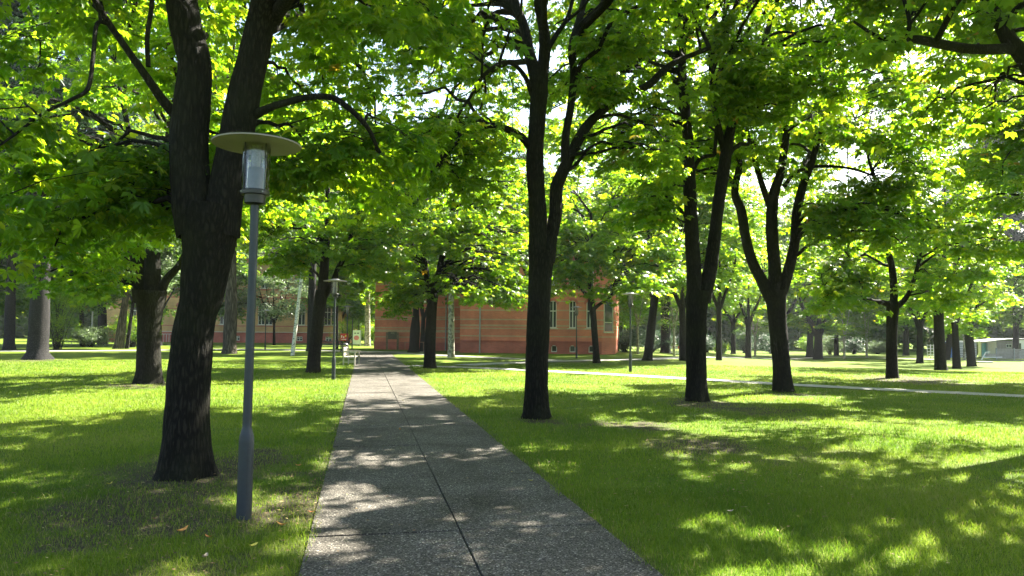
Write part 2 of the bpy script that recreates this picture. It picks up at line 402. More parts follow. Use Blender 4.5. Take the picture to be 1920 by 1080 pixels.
class Wood:
    def __init__(s): s.V = []; s.Q = []; s.n = 0
    def tube(s, pts, rad, sides=8, lump=0.0, ridge=0.0, seed=0, flare=0.0, tipcap=True):
        pts = np.asarray(pts, float); rad = np.asarray(rad, float)
        T = np.gradient(pts, axis=0); T /= np.linalg.norm(T, axis=1)[:, None] + 1e-9
        ref = np.array([0.3, 1, 0.1]); 
        N = np.cross(T, ref); N /= np.linalg.norm(N, axis=1)[:, None] + 1e-9; B = np.cross(T, N)
        a = np.linspace(0, 2 * np.pi, sides, endpoint=False)
        r = np.repeat(rad[:, None], sides, 1)
        if flare:
            hh = pts[:, 2] - pts[0, 2]
            r = r * (1 + flare * np.exp(-np.maximum(hh, 0) / 0.22)[:, None] * (0.75 + 0.45 * np.cos(a * 5 + seed)[None] + 0.25 * np.cos(a * 3 + seed * 2)[None]))
        L = np.concatenate([[0], np.cumsum(np.linalg.norm(np.diff(pts, axis=0), axis=1))])
        ca, sa = np.cos(a)[None], np.sin(a)[None]
        if lump: r = r * (1 + lump * 2 * (noise(ca * 1.2 + 5, sa * 1.2 + 5, (L * 1.3)[:, None], seed) - 0.5) + lump * (noise(ca * 2.5 + 9, sa * 2.5, (L * 4)[:, None], seed + 3) - .5))
        if ridge:
            k = 1.0 / max(rad[0], .05)
            rr = np.repeat(rad[:, None], sides, 1)
            u, v = ca * rr / 0.045, sa * rr / 0.045
            z = (L / 0.28)[:, None] + noise(u * .4, v * .4, (L * 2)[:, None], seed + 7) * 1.5
            w_ = np.abs(noise(u, v, z, seed + 8) * 2 - 1)
            r = r + ridge * (np.minimum(w_ * 2.2, 1) - 0.6)
        V = pts[:, None, :] + N[:, None, :] * (ca * r)[..., None] + B[:, None, :] * (sa * r)[..., None]
        m = len(pts); i = np.arange(m * sides).reshape(m, sides) + s.n; j = np.roll(i, -1, 1)
        s.Q.append(np.stack([i[:-1].ravel(), j[:-1].ravel(), j[1:].ravel(), i[1:].ravel()], 1))
        s.V.append(V.reshape(-1, 3)); s.n += m * sides
    def build(s, name, mat, parent, base):
        me = np_mesh(name, np.vstack(s.V) - base, [np.vstack(s.Q)], None, True)
        return link(name, me, parent, mat)

def leaf_template(kind, rng):
    """one compound leaf, unit = leaflet length; returns (V, quads)"""
    V, Q = [], []
    if kind in ('palm6', 'palm4'):
        angs = [-118, -75, -36, 0, 36, 75, 118] if kind == 'palm6' else [-100, -52, 0, 52, 100]
        size = [.55, .8, .95, 1.0, .95, .8, .55] if kind == 'palm6' else [.7, .92, 1, .92, .7]
        for a, s in zip(angs, size):
            a = math.radians(a + rng.uniform(-8, 8)); s *= rng.uniform(.88, 1.1); dr = rng.uniform(.15, .55); tw = rng.uniform(-.25, .25)
            wd = 0.20 if kind == 'palm6' else 0.27
            prof = [(0.04, 0.015), (0.35, wd * .62), (0.70, wd), (1.0, 0.0)] if kind == 'palm6' else [(0.02, 0), (0.62, wd), (1.0, 0)]
            b = len(V); fold = 0.35
            def put(r, ww, sg):
                zz = -dr * r * r + abs(ww) * fold + sg * ww * tw
                V.append((math.cos(a) * r * s - math.sin(a) * sg * ww * s, math.sin(a) * r * s + math.cos(a) * sg * ww * s, zz * s))
            if kind == 'palm6':
                put(prof[0][0], 0, 1); put(prof[1][0], prof[1][1], 1); put(prof[2][0], prof[2][1], 1); put(1.0, 0, 1)
                put(prof[2][0], prof[2][1], -1); put(prof[1][0], prof[1][1], -1)
                Q += [(b, b + 1, b + 2, b + 3), (b, b + 3, b + 4, b + 5)]
            else:
                put(.02, 0, 1); put(.62, wd, 1); put(1, 0, 1); put(.62, wd, -1); Q.append((b, b + 1, b + 2, b + 3))
    elif kind == 'single':
        for k in range(4):
            a = rng.uniform(0, 6.28); o = np.array([rng.uniform(-.6, .6), rng.uniform(-.6, .6), rng.uniform(-.4, .4)]); s = rng.uniform(.5, .8); b = len(V)
            d = np.array([math.cos(a), math.sin(a), rng.uniform(-.6, .2)]); n = np.array([-math.sin(a), math.cos(a), rng.uniform(-.4, .4)])
            for p in (o, o + d * s * .5 + n * s * .3, o + d * s, o + d * s * .5 - n * s * .3): V.append(tuple(p))
            Q.append((b, b + 1, b + 2, b + 3))
    elif kind == 'needle':
        for k in range(7):
            a = rng.uniform(-1.2, 1.2); b = len(V); s = rng.uniform(.6, 1.1); x0 = rng.uniform(0, .6)
            o = np.array([x0, 0, 0]); d = np.array([math.cos(a), math.sin(a), rng.uniform(-.5, .1)]); n = np.array([-math.sin(a), math.cos(a), .3]) * .07
            for p in (o - n, o + d * s * .5 - n, o + d * s, o + d * s * .5 + n): V.append(tuple(p))
            Q.append((b, b + 1, b + 2, b + 3))
    return np.array(V), np.array(Q)

def rotm(yaw, pitch, roll):
    cy_, sy = np.cos(yaw), np.sin(yaw); cp, sp = np.cos(pitch), np.sin(pitch); cr, sr = np.cos(roll), np.sin(roll)
    z = np.zeros_like(cy_); o = z + 1
    Rz = np.stack([cy_, -sy, z, sy, cy_, z, z, z, o], -1).reshape(-1, 3, 3)
    Ry = np.stack([cp, z, sp, z, o, z, -sp, z, cp], -1).reshape(-1, 3, 3)
    Rx = np.stack([o, z, z, z, cr, -sr, z, sr, cr], -1).reshape(-1, 3, 3)
    return Rz @ Ry @ Rx

_leafs = {}
def leaf_set(kind):
    if kind not in _leafs:
        r = random.Random(17); _leafs[kind] = [leaf_template(kind, r) for _ in range(6)]
    return _leafs[kind]
def leaves_mesh(name, pos, yaw, pitch, roll, size, tint, kind, base):
    """place one compound leaf at each pos"""
    T = leaf_set(kind); n = len(pos); R = rotm(yaw, pitch, roll); which = np.arange(n) % len(T)
    Vs, Qs, Ts, off = [], [], [], 0
    for k, (v, q) in enumerate(T):
        ix = np.nonzero(which == k)[0]
        if not len(ix): continue
        W = np.einsum('nij,vj->nvi', R[ix], v) * size[ix][:, None, None] + (pos[ix] - base)[:, None, :]
        Vs.append(W.reshape(-1, 3).astype(np.float32))
        Qs.append((q[None] + (np.arange(len(ix)) * len(v))[:, None, None] + off).reshape(-1, 4)); off += len(ix) * len(v)
        Ts.append(np.repeat(tint[ix], len(v)))
    return np_mesh(name, np.vstack(Vs), [np.vstack(Qs)], np.concatenate(Ts))

# open spots of the canopy: sunlight reaches these patches of ground (photo position of the patch)
def gpoly(*p): return np.array([G(a, b)[:2] for a, b in p])
LIT = [gpoly((-200, 815), (300, 768), (655, 738), (665, 722), (400, 738), (-200, 778)),
       gpoly((-100, 712), (230, 702), (240, 690), (-100, 690)),
       gpoly((790, 700), (1000, 699), (1280, 707), (1330, 718), (1080, 724), (840, 724)),
       gpoly((330, 668), (560, 672), (640, 682), (560, 690), (330, 690)),
       gpoly((1340, 741), (1590, 743), (1570, 757), (1330, 756)),
       gpoly((1530, 850), (1600, 822), (1730, 826), (1700, 850)),
       gpoly((655, 700), (745, 695), (790, 726), (650, 740)),
       gpoly((1690, 985), (1800, 955), (1960, 960), (1960, 1020), (1700, 1012)),
       gpoly((1390, 1000), (1450, 985), (1480, 1010), (1400, 1020)),
       gpoly((610, 925), (700, 920), (870, 945), (880, 985), (620, 985)),
       gpoly((1340, 686), (1500, 688), (1500, 697), (1320, 697)),
       gpoly((1150, 664), (1900, 664), (2100, 676), (1150, 676)),
       gpoly((880, 870), (1090, 870), (1090, 895), (900, 890)),
       gpoly((1050, 900), (1950, 800), (2100, 1100), (1300, 1200)), gpoly((1100, 800), (1300, 790), (1500, 880), (1100, 890)),
       gpoly((-100, 900), (250, 880), (560, 1000), (500, 1150), (-100, 1150)), gpoly((650, 740), (790, 735), (900, 850), (630, 860))]
LITP = [.96, .9, .99, .8, .96, .97, .9, -.95, .9, -.98, .85, .4, -.9, -.7, -.6, -.55, -.7]
def in_poly(xy, poly):
    c = np.zeros(len(xy), bool); x, y = xy[:, 0], xy[:, 1]; j = len(poly) - 1
    for i in range(len(poly)):
        xi, yi = poly[i]; xj, yj = poly[j]
        c ^= ((yi > y) != (yj > y)) & (x < (xj - xi) * (y - yi) / (yj - yi + 1e-12) + xi); j = i
    return c
def open_to_sun(p, rng):
    g = p[:, :2] - S[None, :2] * (p[:, 2] / S[2])[:, None]
    kill = np.zeros(len(p), bool)
    for poly, pr in zip(LIT, LITP): kill |= in_poly(g, poly) & (rng.random(len(p)) < abs(pr)) & ((noise(g[:, 0] * 1.6, g[:, 1] * 1.3, 0, 78) > (.55 if pr < -.8 else .63)) if pr < 0 else True)
    # small random flecks everywhere
    n = noise(g[:, 0] * 1.7, g[:, 1] * 1.3, 0, 77) * noise(g[:, 0] * .5, g[:, 1] * .5, 3, 79); kill |= (n > 0.41) & (rng.random(len(p)) < 0.9)
    return ~kill

def crown_and_wood(wood, nodes, nrad, c, R, zlo, zedge, nb, ns, nl, size, kind, rng, fork_z, cull=True, droop=0.5, top_only=None, inner=0.45, arch=.25):
    """boughs from limb nodes to the crown's shell, sprays of leaves along them. returns leaf arrays"""
    c = np.array(c, float); R = np.array(R, float)
    ends = []
    while len(ends) < nb:
        v = rng.normal(size=3); v /= np.linalg.norm(v); rr = rng.uniform(inner, 1.0) ** 0.6
        p = c + v * R * rr; q = np.hypot((p[0] - c[0]) / R[0], (p[1] - c[1]) / R[1])
        low = zlo + (zedge - zlo) * sst(q)
        if p[2] < low: 
            if rng.random() < 0.45: p[2] = low + rng.uniform(0, .6)
            else: continue
        ends.append(p)
    SP, SD = [], []
    for e in ends:
        d = np.linalg.norm((nodes - e) * [1, 1, 1.3], axis=1) + np.maximum(0, nodes[:, 2] - e[2]) * 0.4 + rng.random(len(nodes)) * 0.8
        k = int(np.argmin(d)); p0 = nodes[k]; L = np.linalg.norm(e - p0)
        side = np.array([-(e - p0)[1], (e - p0)[0], 0]) * rng.uniform(-.15, .15)
        p1 = p0 + (e - p0) * .3 + [0, 0, L * arch] + side; p2 = p0 + (e - p0) * .78 + [0, 0, L * arch * .8] - side
        t = np.linspace(0, 1, 11)[:, None]
        pts = (1 - t) ** 3 * p0 + 3 * (1 - t) ** 2 * t * p1 + 3 * (1 - t) * t * t * p2 + t ** 3 * e
        pts[1:] += rng.normal(0, .035 * min(L, 3) / 2, (10, 3))
        r0 = min(nrad[k] * .65, 0.012 + 0.013 * L)
        rad = r0 * (1 - .8 * t[:, 0]) + .003
        wood.tube(pts, rad, 6, 0.1, 0, int(rng.integers(99)))
        m = max(3, int(ns * (0.5 + .5 * min(L, 4) / 3)))
        tt = rng.uniform(.25, 1.0, m) ** .8
        ip = tt * 10; i0 = np.minimum(ip.astype(int), 9); fr = (ip - i0)[:, None]
        bp = pts[i0] * (1 - fr) + pts[i0 + 1] * fr
        ax = (pts[-1] - pts[0]); ax /= np.linalg.norm(ax) + 1e-6
        ang = rng.choice([-1, 1], m) * rng.uniform(.3, 1.5, m)
        dx = np.stack([ax[0] * np.cos(ang) - ax[1] * np.sin(ang), ax[0] * np.sin(ang) + ax[1] * np.cos(ang), rng.uniform(-droop, .25, m)], 1)
        dx /= np.linalg.norm(dx, axis=1)[:, None] + 1e-6
        ln = rng.uniform(.25, 1.15, m) * (size / .17) ** .5
        tip = bp + dx * ln[:, None]
        for a, b_ in zip(bp[::2], tip[::2]):
            mid = (a + b_) / 2 + [0, 0, .06]
            wood.tube(np.array([a, mid, b_]), np.array([.009, .006, .003]), 4)
        SP.append((bp + tip * 2) / 3); SD.append(dx)
    SP = np.vstack(SP); SD = np.vstack(SD)
    k = np.linalg.norm(SP - CAM, axis=1) > 3.2; SP, SD = SP[k], SD[k]
    n = len(SP)
    # leaves in each spray: flat, roughly horizontal plate, drooping at the rim
    ang = rng.random((n, nl)) * 2 * np.pi; rr = np.sqrt(rng.random((n, nl))) * .55 * (size / .17) ** .6
    yaw0 = np.arctan2(SD[:, 1], SD[:, 0])
    ox = np.cos(ang) * rr * 1.25; oy = np.sin(ang) * rr * .85
    X = np.cos(yaw0)[:, None] * ox - np.sin(yaw0)[:, None] * oy; Yy = np.sin(yaw0)[:, None] * ox + np.cos(yaw0)[:, None] * oy
    Z = -rr * .45 + rng.normal(0, .07, (n, nl)) + ox * SD[:, 2:3] * .6
    pos = (SP[:, None, :] + np.stack([X, Yy, Z], -1)).reshape(-1, 3)
    yaw = (yaw0[:, None] + ang).ravel() + rng.normal(0, .4, n * nl)
    pitch = rng.normal(.35, .28, n * nl); roll = rng.normal(0, .32, n * nl)
    sz = size * rng.uniform(.55, 1.3, n * nl)
    st = rng.normal(0, .13, n)
    tint = np.clip(.38 + np.repeat(st, nl) * 1.5 + rng.normal(0, .2, n * nl), 0, .88)
    if cull:
        k = open_to_sun(pos, rng); pos, yaw, pitch, roll, sz, tint = [q_[k] for q_ in (pos, yaw, pitch, roll, sz, tint)]
    rare = rng.random(len(pos)); tint = np.where(rare > .985, rng.uniform(.88, 1, len(pos)), tint)
    return pos, yaw, pitch, roll, sz, tint

def limb_world(spec, d):
    """spec: list of (px, py, width_px[, depth offset]) -> points, radii"""
    pts, rad = [], []
    for s in spec:
        dd = d + (s[3] if len(s) > 3 else 0)
        pts.append(P(s[0], s[1], dd)); rad.append(s[2] * dd / F / 2)
    return np.array(pts), np.array(rad)

def make_tree(label, d, trunk, limbs, crown, seed, bark=None, leaf=None, name='chestnut_tree', cat='tree', group=None, kind='palm4', size=.2,
              nb=45, ns=11, nl=14, sides=14, ridge=0.0, extra_top=True, cull=True, flare=.35, droop=.5, arch=.25, lump=.05, fill=(), clear=0):
    """trunk / limbs given in photo px at depth d; crown = (dx, dy, cz, rx, ry, rz, zlo, zedge) round the trunk"""
    rng = np.random.default_rng(seed); wood = Wood(); bark = bark or BARK; leaf = leaf or LEAF
    pts, rad = limb_world(trunk, d); base = pts[0].copy(); base[2] = float(H(base[0], base[1])); pts[0, 2] = base[2] - .12
    def sweep(p, r, s, fl=0.0, rg=0.0):
        step = 6 if not rg else max(6, int(np.linalg.norm(p[-1] - p[0]) / len(p) / .035))
        q = catmull(np.column_stack([p, r]), step); wood.tube(q[:, :3], np.maximum(q[:, 3], .004), s, lump, rg, seed, fl)
        return q
    sweep(pts, rad, sides if not ridge else 110, flare, ridge)
    nodes, nrad = [], []; fork = pts[-1]
    for lb in limbs:
        p, r = limb_world(lb, d)
        q = sweep(p, r, max(8, sides - 4) if not ridge else (72 if r[0] > .12 else 12), 0, ridge if r[0] > .12 else 0)
        nodes.append(q[2:, :3]); nrad.append(q[2:, 3])
    dx, dy, cz, rx, ry, rz, zlo, zedge = crown
    c = np.array([base[0] + dx, base[1] + dy, cz + base[2]])
    # every stem that leaves the picture goes on to the top of the tree
    if extra_top:
        tops = [(q[-1], r[-1]) for q, r in zip(nodes, nrad) if r[-1] > .03] or [(fork, rad[-1] * .8)]
        for (p, r) in tops:
            e = c + [rng.uniform(-.45, .45) * rx, rng.uniform(-.45, .45) * ry, rz * rng.uniform(.6, .85)]
            if e[2] < p[2] + 1: e[2] = p[2] + 1.5
            mid = (p + e) / 2 + rng.normal(0, .3, 3)
            q = catmull(np.column_stack([[p, mid, e], [r, r * .6, .02]]), 7)
            wood.tube(q[:, :3], q[:, 3], 8, .05, 0, seed); nodes.append(q[1:, :3]); nrad.append(q[1:, 3])
    nodes = np.vstack(nodes); nrad = np.concatenate(nrad)
    A = [crown_and_wood(wood, nodes, nrad, c, (rx, ry, rz), zlo + base[2], zedge + base[2], nb, ns, nl, size, kind, rng, fork[2], cull, droop, arch=arch)]
    for (fx, fy, fz, fr, n_) in fill:            # low hanging boughs, plus unseen ones outside the frame added for shade: extra clusters at photo px, depth
        cc = P(fx, fy, fz); A.append(crown_and_wood(wood, nodes, nrad, cc, (fr, fr, fr * .55), cc[2] - 9, cc[2] - 9, n_, ns, nl, size, kind, rng, fork[2], cull, droop, inner=.1))
    A = [np.concatenate(z) for z in zip(*A)]
    if clear:                                    # chestnuts carry few leaves close in front of their stems
        p = A[0]; lat = np.abs(p[:, 0] - base[0] * p[:, 1] / base[1] + .02 * (p[:, 2] - 3)); k = (lat > clear * rng.uniform(.7, 1.3, len(p))) | (p[:, 1] > base[1]) | (rng.random(len(p)) < .10)
        A = [q_[k] for q_ in A]
    root = thing(name, label, cat, base, group)
    wood.build('trunk', bark, root, base)
    link('crown', leaves_mesh('crown', *A, kind, base), root, leaf)
    return root, base

def px_tree(label, px, py, wpx, seed, h=13, R=4.6, zlo=4.2, zedge=2.8, lean=0, fork=3.6, n_limb=3, bark=None, leaf=None, name='chestnut_tree',
            group=None, kind='palm4', size=.19, nb=36, ns=10, nl=15, droop=.5, taper=.85, cull=True, dist=None, topless=False, **kw):
    """a tree whose foot stands at photo pixel (px, py); lean in photo px per fork height"""
    nb = int(nb * 1.4); ns = int(ns * 1.35); size = size * (1.15 if kind == 'single' else 1)
    g = G(px, py); d = g[1]; rng = random.Random(seed); r0 = wpx * d / F / 2
    k = F / d; fy = py - fork * k                   # photo y of the fork
    trunk = [(px, py, wpx * 1.02), (px + lean * .35, py - fork * k * .35, wpx * .95), (px + lean * .7, py - fork * k * .7, wpx * taper), (px + lean, fy, wpx * taper)]
    limbs = []
    for i in range(n_limb):
        a = (i + .5) / n_limb * 2 - 1 if n_limb > 1 else 0; a += rng.uniform(-.2, .2); z = rng.uniform(-1, 1)
        sp = R * .45 * k
        limbs.append([(px + lean + a * wpx * .15, fy + wpx * .3, wpx * taper * .8, 0), (px + lean + a * sp * .35, fy - 1.0 * k, wpx * .5, z * .5),
                      (px + lean + a * sp * .8, fy - 2.6 * k, wpx * .36, z * 1.1), (px + lean + a * sp * 1.1, fy - 4.6 * k, wpx * .22, z * 1.6)])
    return make_tree(label, d, trunk, limbs, (0 + lean / k, 0, (h + zlo) / 2, R, R, (h - zlo) / 2 + .6, zlo, zedge), seed, bark, leaf, name, 'tree', group, kind, size,
                     nb, ns, nl, 12, 0, True, cull, droop=droop, **kw)

def shrub(label, px, py, w_m, h_m, seed, leaf, n=2600, size=.16, kind='single', name='shrub', cat='shrub', group=None, stems=9, trunk_h=0.0, dist=None, spread=1.0, depth=None):
    g = G(px, py)
    if dist: g = P(px, py, dist); g[2] = float(H(g[0], g[1]))
    rng = np.random.default_rng(seed); wood = Wood(); dm = depth or w_m
    nb = stems * 4; cs = []
    for k in range(nb):
        v = rng.normal(size=3); v /= np.linalg.norm(v); q = rng.uniform(.5, .95)
        z0 = trunk_h + (h_m - trunk_h) * .52
        p = g + np.array([v[0] * w_m / 2 * q, v[1] * dm / 2 * q, z0 + v[2] * (h_m - trunk_h) * .46 * q]); p[2] = max(p[2], g[2] + .12 + trunk_h)
        s0 = g + [rng.normal(0, .12), rng.normal(0, .12), -.05 + trunk_h * .8]
        m = (s0 + p) / 2 + [0, 0, .15 * h_m]; qq = catmull([s0, m, p], 4)
        wood.tube(qq, np.linspace(.03, .006, len(qq)), 5); cs.append(p)
    if trunk_h: wood.tube(np.array([g - [0, 0, .1], g + [0.03, 0, trunk_h * .5], g + [0, 0, trunk_h * 1.1]]), np.array([.11, .09, .07]), 10, .05)
    cs = np.array(cs); k = rng.integers(nb, size=n); cr = rng.uniform(.5, 1.3, nb)
    pos = cs[k] + rng.normal(0, 1, (n, 3)) * np.array([w_m, dm, h_m - trunk_h]) * .085 * cr[k][:, None]; pos[:, 2] = np.maximum(pos[:, 2], g[2] + .04)
    t = np.clip(.4 + rng.normal(0, .15, nb)[k] + rng.normal(0, .15, n), 0, .9)
    root = thing(name, label, cat, g, group); wood.build('stems' if not trunk_h else 'trunk', BARK2, root, g)
    me = leaves_mesh('foliage', pos, rng.random(n) * 6.28, rng.normal(.2, .5, n), rng.normal(0, .5, n), size * rng.uniform(.7, 1.3, n), t, kind, g)
    link('foliage' if not trunk_h else 'crown', me, root, leaf); return root

build_ground(); build_paths()
# ============================================================ the near chestnuts, drawn after the photo
NEAR = dict(kind='palm6', size=.142, ridge=.012, nl=15)
UPPER = 'chestnut trees beside the main path'
_, T1 = make_tree('huge dark ridged chestnut with a twin stem just behind the nearest lamp', G(347, 893)[1],
    [(345, 893, 92), (348, 850, 86), (355, 700, 76), (366, 600, 70), (376, 560, 75), (388, 480, 88), (392, 420, 104), (396, 385, 104)],
    [[(372, 440, 78), (360, 370, 74), (355, 250, 70), (365, 133, 60), (350, 60, 58), (338, -20, 56), (330, -200, 50, .4), (300, -420, 36, .8)],
     [(410, 440, 74), (422, 370, 66), (436, 290, 62), (449, 222, 62), (468, 133, 56), (488, 44, 52), (500, -40, 46, -.3), (530, -260, 38, -1), (560, -500, 28, -2)],
     [(495, 60, 30), (515, 30, 30), (545, -10, 24, -.4), (600, -80, 20, -1), (690, -200, 14, -2)],
     [(335, 222, 22), (305, 188, 18, -.2), (272, 140, 15, -.4), (240, 95, 13, -.5), (205, 45, 12, -.6), (170, -10, 11, -.8), (100, -90, 8, -1)],
     [(278, 125, 9, -.4), (276, 70, 9, -.4), (285, 0, 9, -.3), (280, -80, 6, 0)],
     [(205, 45, 9, -.6), (182, 45, 8, -.7), (175, 102, 8, -.8), (165, 165, 8, -.9), (133, 187, 7, -1), (80, 213, 6, -1.1), (27, 253, 5, -1.3), (-40, 300, 4, -1.5)],
     [(478, 215, 18), (505, 202, 15, -.1), (530, 194, 14, -.2), (580, 182, 13, -.3), (622, 183, 12, -.4), (650, 200, 11, -.4), (680, 228, 10, -.3), (698, 255, 8, 0), (715, 300, 5, .3)]],
    (-.8, 1.6, 8.6, 5.3, 5.2, 5.4, 7.0, 2.6), 101, nb=100, ns=13, name='chestnut_tree', group=UPPER, clear=.55, flare=.45,
    fill=[(90, 300, 8.5, 1.5, 7), (250, 330, 9.5, 1.0, 4), (560, 250, 10, 1.2, 5), (120, 440, 10, 1.1, 4), (600, 330, 10.5, 1.2, 5), (740, -360, 8.5, 2.4, 9), (420, -470, 7.5, 2.4, 8), (950, -560, 7.6, 2.2, 8)], **NEAR)  # last three clusters are unseen, added overhead to shade the path
_, T3 = make_tree('slim forked chestnut with two arching left boughs standing alone right of the main path', G(1006, 784)[1],
    [(1006, 784, 47), (1005, 740, 44), (1006, 690, 43), (1010, 600, 43), (1013, 520, 42), (1017, 470, 50)],
    [[(1010, 490, 38), (1008, 400, 34), (1003, 300, 33), (1008, 220, 30), (1010, 160, 33), (995, 110, 22, .1), (985, 60, 20, .3), (962, -5, 18, .5), (940, -120, 14, 1)],
     [(1012, 175, 26), (1020, 110, 23), (1020, 60, 22, -.2), (1010, 0, 19, -.4), (1000, -120, 15, -.8)],
     [(1020, 105, 10), (1040, 70, 10), (1065, 30, 8), (1080, -30, 7)],
     [(998, 178, 11), (985, 145, 9, -.2), (965, 122, 8, -.4), (943, 117, 8, -.6), (920, 130, 8, -.8), (900, 150, 7, -1), (880, 185, 6, -1.1), (860, 215, 5, -1.2), (845, 260, 3, -1.2)],
     [(908, 142, 5, -.9), (910, 175, 5, -.9), (900, 205, 4, -.9)],
     [(996, 278, 16), (975, 255, 14, -.2), (945, 240, 13, -.4), (910, 236, 12, -.6), (875, 250, 12, -.8), (850, 272, 10, -1), (828, 300, 7, -1.2), (800, 330, 4, -1.4)],
     [(1024, 490, 32), (1032, 450, 26), (1042, 395, 25), (1044, 350, 25), (1060, 312, 22), (1085, 262, 19, .2), (1110, 225, 17, .4), (1160, 185, 15, .8), (1215, 160, 14, 1.2), (1260, 120, 11, 1.6), (1330, 90, 8, 2)],
     [(1060, 320, 18), (1060, 260, 16), (1070, 200, 15), (1076, 140, 15), (1073, 90, 16), (1088, 30, 14, .4), (1110, -60, 11, .8)]],
    (.2, 3.2, 10.4, 5.8, 4.6, 5.2, 9.8, 4.6), 103, nb=80, ns=12, name='chestnut_tree', group=UPPER, clear=.42, flare=.45,
    fill=[(900, 320, 15.5, 1.2, 4), (1180, 300, 15.5, 1.3, 6), (790, 250, 15, 1.6, 7), (1120, 120, 15.5, 1.4, 6), (700, 330, 15, 1.4, 6), (1150, -260, 10.5, 2.4, 9), (1390, -190, 11.5, 2.4, 9), (1250, -540, 8.5, 2.4, 9)], **NEAR)  # last three hang above the view, added to shade the foreground
_, T4 = make_tree('black V-forked chestnut between the lone slim tree and the three-stemmed tree', G(1307, 752)[1],
    [(1307, 752, 39), (1305, 700, 37), (1305, 640, 36), (1306, 580, 40), (1309, 545, 44)],
    [[(1303, 560, 30), (1300, 500, 27), (1296, 420, 25), (1292, 330, 24), (1289, 250, 20), (1280, 150, 17), (1276, 60, 14), (1270, -40, 12)],
     [(1318, 565, 30), (1330, 510, 26), (1338, 460, 23), (1346, 390, 22), (1357, 320, 23), (1366, 262, 20), (1382, 200, 14, .3), (1420, 120, 12, .8), (1450, 20, 9, 1)],
     [(1360, 290, 14), (1345, 230, 12), (1335, 160, 10), (1330, 60, 8)],
     [(1294, 340, 8), (1310, 300, 8), (1340, 290, 7)]],
    (.3, 1.8, 10.6, 5.4, 4.9, 5.8, 9.4, 4.6), 104, nb=90, ns=12, group=UPPER, clear=.6, flare=.45, kind='palm4', size=.16, nl=15, ridge=.008,
    fill=[(1600, -150, 13, 2.6, 14), (1220, 380, 19.5, 1.5, 6), (1330, 180, 19, 1.5, 7), (1440, 150, 19, 1.6, 7)])
_, T5 = make_tree('sturdy three-stemmed chestnut just before the diagonal path, the lowest fork of the near trees', G(1468, 735)[1],
    [(1468, 735, 35), (1465, 690, 32), (1461, 640, 32), (1456, 580, 35), (1453, 545, 44)],
    [[(1446, 560, 24), (1430, 530, 21), (1410, 490, 19), (1397, 440, 18), (1390, 395, 18), (1378, 360, 14), (1386, 310, 12), (1378, 280, 9), (1360, 200, 6, .5)],
     [(1453, 560, 28), (1452, 500, 23), (1447, 430, 22), (1450, 370, 20), (1462, 330, 16), (1470, 285, 14), (1476, 230, 13), (1480, 140, 10)],
     [(1448, 400, 12), (1430, 350, 11), (1412, 290, 9), (1400, 240, 7)],
     [(1460, 560, 24), (1477, 510, 20), (1490, 455, 18), (1494, 400, 18), (1505, 350, 15), (1520, 310, 13), (1532, 270, 10), (1560, 190, 8, -.5)],
     [(1470, 350, 8), (1490, 325, 7), (1530, 312, 6), (1590, 315, 5, -.5), (1640, 330, 4, -1)]],
    (1.2, 1.6, 10, 5.8, 4.9, 5.8, 8.4, 3.9), 105, nb=96, ns=12, group=UPPER, clear=.8, flare=.45, kind='palm4', size=.165, nl=15, ridge=.008,
    fill=[(1650, 360, 21, 1.8, 9), (1700, 430, 20.5, 1.1, 5), (1560, 420, 22, 1.4, 5), (1600, 230, 21, 1.8, 8)])
# the tree that stands outside the picture on the right and reaches in
make_tree('chestnut standing beyond the right edge whose mossy horizontal bough reaches into the top corner', 13.5,
    [(2090, 812, 60), (2075, 600, 52), (2050, 420, 50), (2010, 260, 48)],
    [[(2015, 280, 40), (1960, 180, 34), (1920, 108, 30), (1893, 75, 28), (1868, 30, 22), (1835, -20, 18), (1780, -120, 14)],
     [(1905, 90, 22), (1870, 92, 20, -.1), (1820, 92, 19, -.2), (1770, 84, 18, -.3), (1720, 74, 16, -.4), (1680, 75, 13, -.5), (1645, 68, 8, -.6), (1600, 40, 5, -.6)],
     [(1700, 76, 8, -.4), (1705, 40, 8, -.4), (1695, 0, 7, -.3), (1680, -60, 5)],
     [(2020, 280, 40), (2060, 120, 36), (2080, -60, 28), (2100, -240, 20)]],
    (0, 0, 9.4, 5.6, 6.0, 5.4, 5.8, 4.8), 106, nb=90, ns=12, group=UPPER, kind='palm4', size=.165, nl=14, ridge=.008, bark=BARK,
    fill=[(1800, 20, 13.5, 1.0, 4), (1860, 190, 14, .9, 2), (1825, 60, 17.5, 3.0, 26), (1690, -40, 16.5, 2.5, 14), (1900, -60, 15, 2.5, 12)])
_, T2 = make_tree('thick mossy chestnut with a three-way fork left behind the huge twin-stemmed one', G(279, 719)[1],
    [(279, 719, 46), (279, 680, 42), (279, 620, 41), (281, 580, 48), (283, 545, 58)],
    [[(268, 565, 32), (261, 530, 28), (257, 470, 25), (254, 410, 22), (245, 330, 16, .3), (240, 240, 10)],
     [(286, 560, 30), (286, 500, 28), (290, 440, 24), (302, 380, 18), (310, 300, 14), (320, 220, 9)],
     [(296, 560, 18), (312, 525, 15), (335, 498, 12), (352, 465, 9), (372, 420, 7)]],
    (0, .6, 8.6, 5.6, 5.4, 5.2, 5.6, 2.6), 102, nb=64, ns=10, group='chestnut trees left of the main path', size=.175, nl=16, bark=BARK, ridge=.008,
    fill=[(130, 480, 24, 2.0, 7), (200, 520, 23, 1.3, 4), (60, 300, 25, 2.5, 7)])
